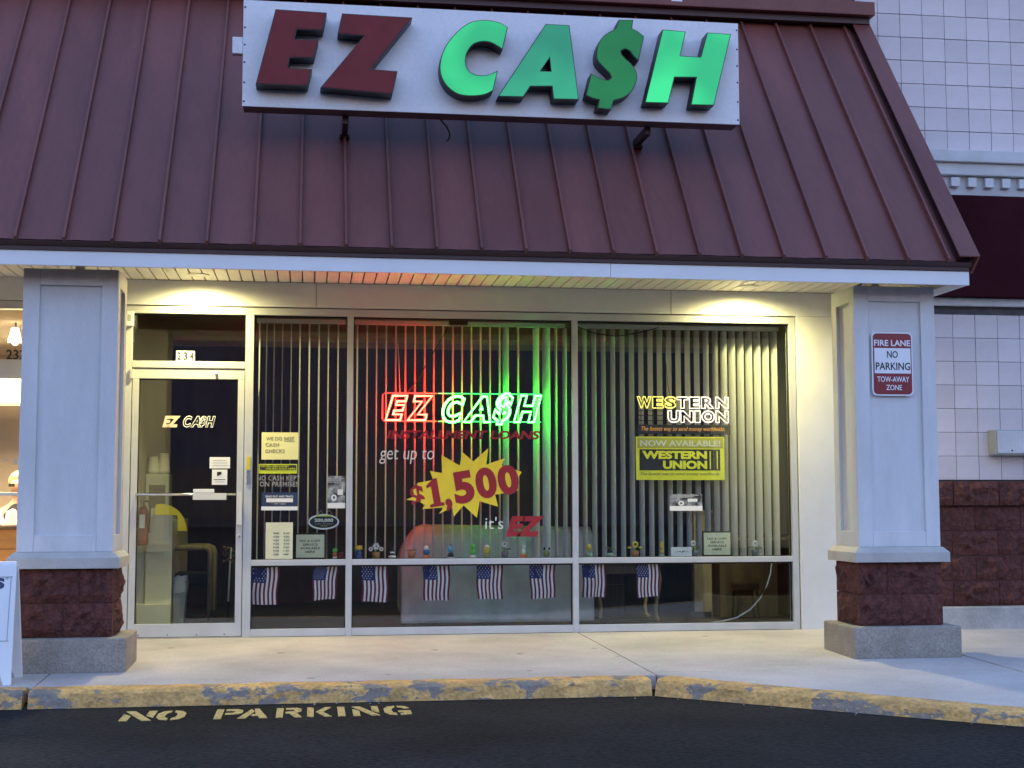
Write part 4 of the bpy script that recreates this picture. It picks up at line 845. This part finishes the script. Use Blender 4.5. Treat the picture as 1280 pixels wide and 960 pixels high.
# ================================================================== FLAGS
def flag(label, x, zt, w, h, sway, seed):
    r = random.Random(seed + 50); mb = MB(); nx, nz_ = 13, 12; am = r.uniform(0.006, 0.018); fq = r.uniform(5, 11); tw = r.uniform(-0.02, 0.02); pin = r.uniform(0.0, 0.10)
    def P(u, v, d=0.0):   # u across 0..1, v down 0..1
        return (x + (u - 0.5) * w * (1 - pin * v) + sway * v + 0.004 * math.sin(7 * v + seed * 1.7), 0.108 + am * math.sin(u * fq + seed * 2.1 + v * 2) * (0.3 + v) - d, zt - v * (h + tw * (u - 0.5)) - 0.006 * math.sin(u * math.pi) * (1 - v))
    for i in range(nx):
        for j in range(nz_):
            u0, u1, v0, v1 = i / nx, (i + 1) / nx, j / nz_, (j + 1) / nz_
            mi = 2 if (i < 7 and v1 <= 0.42) else (0 if i % 2 == 0 else 1)
            mb.add([P(u0, v0), P(u1, v0), P(u1, v1), P(u0, v1)], [(0, 1, 2, 3)], mi)
    for a in range(9):
        for b in range(6):
            if (a + b) % 2: continue
            cu, cv = (a + 0.9) / 9.8 * 7 / 13, (b + 0.7) / 6.4 * 0.40; e, f = 0.017, 0.021
            mb.add([P(cu - e, cv, .0012), P(cu, cv + f, .0012), P(cu + e, cv, .0012), P(cu, cv - f, .0012)], [(0, 1, 2, 3)], 1)
    o = mb.build('flag', ['flag_red', 'flag_white', 'flag_blue'], None, smooth=False, origin=(x, 0.105, zt - h))
    m2 = o.modifiers.new('cloth_thickness', 'SOLIDIFY'); m2.thickness = 0.0012
    tag(o, label, 'flag', 'flags hung in a row under the sill')
FL = [(-.352, .54, .215, .295, -.01, 'leftmost hanging flag, under the opening hours sheet'), (.120, .545, .20, .265, -.015, 'hanging flag at the right of the narrow pane'), (.505, .548, .215, .290, .0, 'leftmost hanging flag of the middle pane'), (.995, .549, .22, .285, .004, 'second hanging flag of the middle pane, left edge of the sofa'), (1.425, .549, .215, .280, .003, 'third hanging flag of the middle pane, in front of the sofa'), (1.855, .549, .215, .278, .005, 'rightmost hanging flag of the middle pane'), (2.285, .549, .20, .275, .0, 'left hanging flag of the two in the right pane'), (2.728, .549, .20, .275, .006, 'right hanging flag of the two in the right pane')]
for i, (x, zt, w, h, s, lab) in enumerate(FL): flag('small US ' + lab, x, zt, w, h, s, i)

# ================================================================== SILL TOYS
ZS = 0.597; YT = 0.145
def toy(label, x, parts):
    t = thing('toy_figure', label, 'toy', (x, YT, ZS), 'bobbing toys standing on the window sill')
    for nm, kind, m, *a in parts:
        mb = MB()
        if kind == 'cup': r0, r1, z0, z1 = a; mb.lathe([(r0, z0), (r1, z1)], (x, YT, ZS), 14)
        elif kind == 'ball': dx, z, rx, rz = a; mb.ball((x + dx, YT, ZS + z), rx, rx, rz)
        elif kind == 'stem': dx, z0, z1 = a; mb.tube([(x, YT, ZS + z0), (x + dx, YT, ZS + z1)], .004)
        elif kind == 'petals':
            dx, z, r = a
            for k in range(6): mb.ball((x + dx + r * math.cos(k * math.pi / 3), YT - .004, ZS + z + r * math.sin(k * math.pi / 3)), r * .62, .006, r * .62, 8)
        elif kind == 'leaf': dx, z, l = a; mb.ball((x + dx, YT, ZS + z), l, .006, l * .35, 8)
        elif kind == 'ring': dx, z, r = a; mb.lathe([(r, .004), (r, -.004), (r * .4, -.004), (r * .4, .004), (r, .004)], (x + dx, YT, ZS + z), 14, axis='y')
        mb.build(nm, m, t, smooth=True)
pot = lambda m: ('pot', 'cup', m, .026, .033, 0, .05)
toy('toy with yellow square hat and blue body, first in middle pane', .375, [('base', 'cup', 'toy_blue', .03, .026, 0, .03), ('body', 'ball', 'toy_blue', 0, .045, .026, .028), ('hat', 'cup', 'toy_yellow', .032, .030, .07, .105)])
toy('toy plant pot with three white flowers, left in middle pane', .515, [pot('toy_terracotta'), ('stem', 'stem', 'toy_green', 0, .05, .09), ('flower', 'petals', 'toy_white', 0, .098, .018), ('flower', 'petals', 'toy_white', -.042, .076, .012), ('flower', 'petals', 'toy_white', .042, .076, .012)])
toy('black and white penguin-shaped toy on white oval base', .645, [('base', 'ball', 'toy_white', 0, .014, .032, .014), ('body', 'ball', 'toy_black', 0, .05, .018, .028), ('belly', 'ball', 'toy_white', 0, .048, .019, .016), ('head', 'ball', 'toy_black', 0, .086, .013, .014)])
toy('brown pot toy standing in front of the sofa arm', .80, [pot('toy_terracotta'), ('leaf', 'leaf', 'toy_terracotta', .02, .065, .022), ('leaf', 'leaf', 'toy_terracotta', -.02, .065, .022)])
toy('blue and white snowman-like toy on orange base', .918, [('base', 'cup', 'toy_orange', .028, .025, 0, .025), ('body', 'ball', 'toy_blue', 0, .05, .027, .028), ('cap', 'ball', 'toy_white', 0, .08, .023, .022)])
toy('light blue round toy with dark base in middle pane', 1.115, [('base', 'cup', 'toy_white', .028, .026, 0, .010), ('skirt', 'cup', 'toy_black', .03, .016, .011, .04), ('body', 'ball', 'toy_sky', 0, .07, .024, .028), ('knob', 'ball', 'toy_sky', 0, .105, .008, .01)])
toy('bright green two-ball toy on white base', 1.295, [('base', 'cup', 'toy_white', .026, .024, 0, .022), ('body', 'ball', 'toy_green', 0, .05, .028, .026), ('head', 'ball', 'toy_green', 0, .09, .024, .026)])
toy('yellow mug-shaped toy with white froth on green base', 1.41, [('base', 'cup', 'toy_olive', .028, .026, 0, .02), ('mug', 'cup', 'toy_yellow', .021, .023, .03, .085), ('froth', 'ball', 'toy_white', 0, .092, .022, .014)])
toy('grey pot toy with dark-centred white flower, middle pane', 1.555, [pot('toy_grey'), ('stem', 'stem', 'toy_green', 0, .05, .1), ('flower', 'ring', 'toy_white', -.004, .108, .022), ('leaf', 'leaf', 'toy_grey', .03, .07, .022)])
toy('white rabbit toy with long ears on orange base', 1.71, [('base', 'cup', 'toy_orange', .032, .028, 0, .028), ('body', 'ball', 'toy_white', 0, .05, .02, .024), ('head', 'ball', 'toy_white', 0, .085, .015, .015), ('ear', 'ball', 'toy_white', -.012, .115, .006, .022), ('ear', 'ball', 'toy_white', .012, .115, .006, .022)])
toy('small dark green frog-like toy, last in middle pane', 1.90, [('body', 'ball', 'toy_olive', 0, .03, .026, .03), ('belly', 'ball', 'toy_teal', 0, .045, .016, .018), ('ear', 'ball', 'toy_black', -.02, .07, .009, .012), ('ear', 'ball', 'toy_black', .02, .07, .009, .012)])
toy('yellow tulip toy on pale green base, first in right pane', 2.25, [('base', 'cup', 'toy_teal', .028, .030, 0, .035), ('stem', 'stem', 'toy_olive', 0, .035, .06), ('bud', 'ball', 'toy_yellow', 0, .08, .021, .028)])
toy('dark green bug toy on leafy base in right pane', 2.425, [('base', 'ball', 'toy_teal', 0, .018, .032, .018), ('body', 'ball', 'toy_black', 0, .05, .018, .022), ('leaf', 'leaf', 'toy_olive', -.024, .075, .018), ('leaf', 'leaf', 'toy_olive', .024, .075, .018)])
toy('terracotta pot toy with yellow ring sunflower in right pane', 2.635, [pot('toy_terracotta'), ('stem', 'stem', 'toy_green', 0, .05, .08), ('flower', 'ring', 'toy_yellow', 0, .1, .027), ('leaf', 'leaf', 'toy_yellow', -.045, .075, .02), ('leaf', 'leaf', 'toy_yellow', .045, .075, .02)])
toy('tall yellow chick-shaped toy on blue-green base in right pane', 2.86, [('base', 'cup', 'toy_teal', .028, .02, 0, .02), ('body', 'ball', 'toy_yellow', 0, .045, .017, .02), ('head', 'ball', 'toy_yellow', 0, .09, .020, .026), ('tip', 'cup', 'toy_yellow', .012, .002, .105, .13)])
toy('grey pot toy with white ring flower beside the white card', 3.135, [pot('toy_grey'), ('stem', 'stem', 'toy_green', 0, .05, .09), ('flower', 'ring', 'toy_white', -.01, .105, .024), ('leaf', 'leaf', 'toy_grey', .034, .075, .022)])
toy('grey pot toy with white flower at the right end', 3.655, [pot('toy_grey'), ('stem', 'stem', 'toy_green', 0, .05, .08), ('flower', 'petals', 'toy_white', 0, .1, .018), ('leaf', 'leaf', 'toy_grey', -.038, .07, .022), ('leaf', 'leaf', 'toy_grey', .038, .07, .022)])
toy('small toy with green hair and orange body, narrow pane', .188, [('base', 'cup', 'toy_white', .018, .016, 0, .018), ('body', 'ball', 'toy_orange', 0, .035, .02, .02), ('hair', 'ball', 'toy_green', 0, .066, .020, .018)])
t = thing('small_box', 'small dark red box at right end of narrow pane sill', 'box', (.24, .145, ZS)); box('carton', 'toy_red', t, .222, .258, .13, .165, ZS, ZS + .05, .002)

# ================================================================== FURNITURE SEEN THROUGH THE GLASS
t = thing('sofa', 'pale grey cloth sofa with rounded back behind the middle pane', 'sofa', (1.55, .8, 0))
mb = MB(); prof = []
def sofa_back():
    bm = bmesh.new(); bmesh.ops.create_grid(bm, x_segments=44, y_segments=22, size=0.5)
    for v in bm.verts:
        u, w = v.co.x + .5, v.co.y + .5
        X = .74 + 1.62 * u; top = .84 - .03 * u
        if u < .12: top -= .26 * (1 - u / .12) ** 2
        Z = .05 + (top - .05) * w
        fold = .016 * math.sin(u * 34 + 2 * math.sin(u * 11)) * (1 - w) ** 1.2
        Y = .55 + fold + .10 * max(0, w - .86) ** 1.5 * 20 * .1 + (.12 * (w - .9) / .1 if w > .9 else 0)
        v.co = (X, Y, Z)
    me = bpy.data.meshes.new('back_cover'); bm.to_mesh(me); bm.free()
    for p in me.polygons: p.use_smooth = True
    return me
me = sofa_back()
for v in me.vertices: v.co -= ORG[t.name]
me.materials.append(M['sofa']); o = link('back_cover', me, t); sm = o.modifiers.new('thick', 'SOLIDIFY'); sm.thickness = .03; sm.offset = 1
box('back_cushion', 'sofa', t, .84, 2.30, .62, .80, .30, .79, .05); box('seat_cushion', 'sofa', t, .86, 2.28, .801, 1.42, .20, .46, .05)
for xa, xb in ((.76, .90), (2.22, 2.36)): box('arm', 'sofa', t, xa, xb, .62, 1.42, .08, .60, .05)
for xa in (.80, 2.28):
    for ya in (.64, 1.36): box('foot', 'wood_dark', t, xa, xa + .05, ya, ya + .05, .004, .08)
t = thing('side_table', 'small dark table with pale curved legs behind right pane flags', 'table', (2.85, 1.1, 0))
box('table_top', 'wood_dark', t, 2.44, 3.05, .85, 1.35, .50, .53, .008); box('apron', 'wood_dark', t, 2.47, 3.02, .88, 1.32, .42, .4995, .003)
for xx, yy, s in ((2.49, .90, -1), (3.0, .90, 1), (2.49, 1.3, -1), (3.0, 1.3, 1)):
    MB().tube([(xx, yy, .46), (xx + s * .018, yy, .38), (xx + s * .006, yy, .24), (xx - s * .012, yy, .12), (xx - s * .004, yy, .045), (xx + s * .02, yy, .012)], [.028, .027, .02, .016, .016, .022], 10).build('leg', 'wood', t, smooth=True)
t = thing('storage_box', 'brown carton under the curved-leg table', 'box', (2.62, 1.15, 0)); box('carton', 'wood_dark', t, 2.50, 2.82, 1.38, 1.6, .01, .40, .004); box('flap', 'wood', t, 2.50, 2.82, 1.375, 1.379, .30, .302)
t = thing('cabinet', 'narrow light wood cabinet side behind the right pane', 'cabinet', (3.43, 1.1, 0)); box('side_panel', 'wood', t, 3.34, 3.50, .90, .92, .03, .95, .002); box('shelf', 'wood', t, 3.34, 3.50, .921, 1.5, .60, .62); box('side_panel', 'wood', t, 3.48, 3.50, .921, 1.5, .03, .95); box('top', 'wood', t, 3.33, 3.51, .89, 1.51, .951, .97, .003); box('plinth', 'black', t, 3.30, 3.49, .885, .899, .03, .085)
t = thing('desk', 'wide wood desk panel in the right corner behind glass', 'desk', (3.95, 1.3, 0)); box('modesty_panel', 'desk_wood', t, 3.66, 4.20, 1.20, 1.22, .01, .70, .002); box('desk_top', 'wood_dark', t, 3.60, 4.35, 1.10, 1.8, .72, .75, .004); box('leg_panel', 'wood', t, 3.66, 3.69, 1.221, 1.75, .01, .719)
t = thing('stool', 'low stool with black padded seat in front of the desk', 'stool', (3.85, 1.05, 0)); box('seat', 'black', t, 3.75, 3.96, .98, 1.16, .26, .32, .012)
for xx in (3.77, 3.94):
    for yy in (1.0, 1.14): MB().tube([(xx, yy, .265), (xx + (.015 if xx > 3.8 else -.015), yy, .006)], .009).build('leg', 'black', t)
MB().tube([(3.765, 1.0, .14), (3.945, 1.0, .14)], .007).build('stretcher', 'black', t)
t = thing('power_cable', 'white cable curving down from the sill to the floor', 'cable', (3.7, .4, 0))
MB().tube([(3.80, .13, .60), (3.80, .16, .54), (3.795, .18, .45), (3.77, .20, .35), (3.72, .22, .25), (3.64, .25, .15), (3.53, .28, .08), (3.40, .32, .045), (3.25, .36, .03), (3.05, .40, .025), (2.85, .42, .025)], .007, 8).build('cord', 'cable', t, smooth=True)
box('power_strip', 'cable', t, 2.80, 3.08, .42, .47, .006, .035, .004)
# by the door
t = thing('cream_counter', 'tall cream counter end panel just inside the glass door', 'counter', (-1.24, .8, 0)); box('end_panel', 'cream', t, -1.345, -1.13, .70, .74, .005, .945, .008); box('body', 'cream', t, -1.445, -1.15, .741, 2.4, .005, .90, .004); box('kick_panel', 'cream', t, -1.40, -1.13, .655, .699, .005, .22, .004)
t = thing('fire_extinguisher', 'red fire extinguisher hanging inside left of the door', 'extinguisher', (-1.355, .58, .7))
MB().lathe([(.02, .70), (.045, .705), (.048, .73), (.048, .96), (.035, 1.0), (.018, 1.02)], (-1.355, .58, 0), 16).build('cylinder', 'red_metal', t, smooth=True); box('label_panel', 'white_paper', t, -1.378, -1.335, .530, .5315, .84, .95); MB().tube([(-1.355, .58, 1.02), (-1.355, .58, 1.05), (-1.32, .57, 1.06), (-1.30, .57, 1.02), (-1.305, .58, .80)], .008).build('hose', 'black', t); box('handle', 'chrome', t, -1.385, -1.33, .57, .59, 1.045, 1.06, .002)
t = thing('coffee_station', 'grey dispenser with cups on top of the counter inside door', 'dispenser', (-1.36, 1.6, .91)); box('dispenser', 'grey_plastic', t, -1.44, -1.24, 1.45, 1.75, .905, 1.30, .012); box('front_panel', 'int_dark', t, -1.41, -1.27, 1.447, 1.4495, 1.0, 1.2)
for i, (x, lab) in enumerate(((-1.39, 'shorter stack of paper cups on the dispenser'), (-1.30, 'taller stack of paper cups on the dispenser'))):
    t = thing('cup_stack', lab, 'cups', (x, 1.6, 1.301), 'paper cup stacks')
    mb = MB(); h = .15 + .03 * i
    prof = []
    for k in range(5): prof += [(.052 - .003 * k, .004 + h * k / 5), (.050 - .003 * k, .004 + h * (k + .95) / 5)]
    mb.lathe(prof, (x, 1.6, 1.301), 16).build('cups', 'cup', t, smooth=True)
t = thing('waste_bin', 'grey waste bin with white liner next to cream counter', 'bin', (-1.07, .9, 0))
mb = MB(); mb.add([(-1.125, .80, .005), (-1.04, .80, .005), (-1.04, .96, .005), (-1.125, .96, .005), (-1.128, .78, .40), (-1.015, .78, .40), (-1.015, .98, .40), (-1.128, .98, .40)], [(0, 3, 2, 1), (0, 1, 5, 4), (1, 2, 6, 5), (2, 3, 7, 6), (3, 0, 4, 7), (4, 5, 6, 7)]); mb.build('tub', 'grey_plastic', t, bev=.006)
bm_ = MB(); n = 18; vs = []
for j, (s, z) in enumerate(((1.03, .31), (1.10, .36), (1.05, .41), (1.08, .435))):
    for k in range(n):
        a = 2 * math.pi * k / n; sq = 1 / max(abs(math.cos(a)), abs(math.sin(a))); sq = min(sq, 1.25)
        vs.append((-1.072 + .055 * s * sq * math.cos(a), .88 + .10 * s * sq * math.sin(a), z + rng.uniform(-.018, .018)))
bm_.add(vs, [(j * n + k, j * n + (k + 1) % n, (j + 1) * n + (k + 1) % n, (j + 1) * n + k) for j in range(3) for k in range(n)]); bm_.build('liner', 'bag', t, smooth=True)
t = thing('waiting_chair', 'chair with rounded wooden arm frame behind the door glass', 'chair', (-.98, 1.3, 0))
for yy in (1.15, 1.65):
    MB().tube([(-1.19, yy, .66), (-.90, yy, .66), (-.865, yy, .645), (-.85, yy, .61), (-.85, yy, .10), (-.865, yy, .06), (-.90, yy, .045), (-1.19, yy, .045)], .025, 8).build('arm_frame', 'desk_wood', t, smooth=True)
box('seat', 'cloth_black', t, -1.20, -.88, 1.19, 1.61, .34, .44, .02); box('backrest', 'cloth_black', t, -1.26, -1.20, 1.19, 1.61, .40, .92, .02)
t = thing('floor_sign', 'yellow quarter-round sign with dark label inside the door', 'sign', (-1.15, 1.9, .8))
pts = [(-1.345, .80)] + [(-1.30 + .225 * math.cos(R(a)), .80 + .235 * math.sin(R(a))) for a in range(0, 100, 9)] + [(-1.345, 1.02)]
poly_plate('fan_plate', [pts], 1.395, .012, 'yellow_plastic', t); box('label_plate', 'ink', t, -1.25, -1.155, 1.385, 1.388, .895, .935); text('lettering', 'STOP', -1.24, -1.165, .905, .926, 1.3845, 'grey_vinyl', t); MB().tube([(-1.30, 1.41, .80), (-1.30, 1.41, .905)], .01).build('support', 'black', t)
t = thing('plant_stand', 'dried flowers on a thin stand at right behind door glass', 'plant', (-.66, 1.2, 0)); MB().tube([(-.70, 1.2, .2), (-.69, 1.2, .5), (-.68, 1.2, .66)], .007).build('stem', 'cable', t); MB().lathe([(.06, .004), (.055, .02), (.012, .03), (.012, .2)], (-.70, 1.2, 0), 12).build('base', 'black', t)
mb = MB()
for k in range(26): 
    a = rng.uniform(0, 6.28); rr = rng.uniform(.02, .09); mb.ball((-.69 + rr * math.cos(a), 1.2 + rng.uniform(-.05, .05), .60 + rr * math.sin(a)), rng.uniform(.010, .02), .01, .012, 6)
mb.build('flower_head', 'wood_dark', t, smooth=True)
# ================================================================== A-BOARD AT THE LEFT
t = thing('a_board', 'white plastic A-board sign standing at left edge of pavement', 'sign', (-2.1, -2.15, -.045))
def lean(yb_, yt_, zb_=-.046, zt_=.665):
    def P(x, v, d): return (x, yb_ + (yt_ - yb_) * v + d, zb_ + (zt_ - zb_) * v)
    return P
for (yb_, yt_, s, face) in ((-2.335, -2.19, -1, 'front_board'), (-1.965, -2.12, 1, 'rear_board')):
    P = lean(yb_, yt_); mb = MB(); X0, X1 = -2.43, -1.772
    # outline with an arched cut-out between the feet
    pts = [(X0, 0), (X0 + .045, 0), (X0 + .07, .10), (X0 + .14, .19), (X0 + .24, .235), (X1 - .24, .235), (X1 - .14, .19), (X1 - .07, .10), (X1 - .045, 0), (X1, 0), (X1 - .012, 1), (X0 + .012, 1)]
    n = len(pts); mb.add([P(x, v, 0) for x, v in pts] + [P(x, v, .022 * -s) for x, v in pts], [tuple(range(n)), tuple(range(2 * n - 1, n - 1, -1))] + [(i, (i + 1) % n, (i + 1) % n + n, i + n) for i in range(n)])
    bd = mb.build(face, 'fascia_paint', t, bev=.004)
    if s < 0:
        mb = MB()
        for (xa, xb, va, vb) in ((X0 + .03, X1 - .03, .36, .368), (X0 + .03, X1 - .03, .895, .903), (X0 + .03, X0 + .035, .368, .895), (X1 - .042, X1 - .037, .368, .895)):
            mb.add([P(xa, va, -.002), P(xb, va, -.002), P(xb, vb, -.002), P(xa, vb, -.002), P(xa, va, .001), P(xb, va, .001), P(xb, vb, .001), P(xa, vb, .001)], [(0, 3, 2, 1), (4, 5, 6, 7), (0, 1, 5, 4), (1, 2, 6, 5), (2, 3, 7, 6), (3, 0, 4, 7)])
        mb.build('poster_edge', 'grey_vinyl', bd)
        for s_, xa, xb, za, zb in (('s', -1.905, -1.848, .522, .588), ('o', -1.840, -1.828, .578, .590)):
            o = text('lettering', s_, xa, xb, za, zb, 0, 'navy', bd, bold=.03 if s_ == 's' else 0)
            for v in o.data.vertices:
                z = v.co.z + ORG[t.name].z; f = (z + .046) / .711; v.co.y = yb_ + (yt_ - yb_) * f - .002 - ORG[t.name].y + (v.co.y + ORG[t.name].y) * .3
MB().tube([(-2.42, -2.155, .668), (-1.79, -2.155, .668)], .018, 8).build('hinge', 'fascia_paint', t)

# ================================================================== ACROSS THE LOT (unseen, added to keep the horizon glow out of the glass)
fb = thing('reflection_block', 'added unseen building across the car park that darkens the glass reflections', 'building', (0, -62, -.15))
box('wall', 'reflection_wall', fb, -70, 70, -70, -62, -.15, 10.2); box('parapet', 'reflection_wall', fb, -70.2, 70.2, -70.2, -61.8, 10.2, 11)
for k in range(16): box('window', 'int_dark', fb, -66 + 8.4 * k, -61 + 8.4 * k, -61.98, -61.9, .3, 2.9)

# grit along the kerb
gm = MB(); r = random.Random(11)
for k in range(46):
    t_ = r.random()
    if t_ < .55: x_, y_ = r.uniform(-2.6, 2.1), -2.615 - abs(r.gauss(0, .05))
    else:
        q = r.uniform(0, 3.2); x_, y_ = 2.1 + dgl.x * q - .02, -2.64 + dgl.y * q - abs(r.gauss(0, .05))
    e = r.choice((.002, .003, .003, .004, .006)); gm.add([(x_ - e, y_ - e, -.149), (x_ + e, y_ - e * .6, -.149), (x_ + e * .3, y_ + e, -.149), (x_, y_, -.149 + e * 1.1)], [(0, 2, 1), (0, 1, 3), (1, 2, 3), (2, 0, 3)])
g_ = gm.build('gravel', 'foot'); g_['kind'] = 'stuff'; g_['label'] = 'loose pale grit along the foot of the kerb'; g_['category'] = 'gravel'
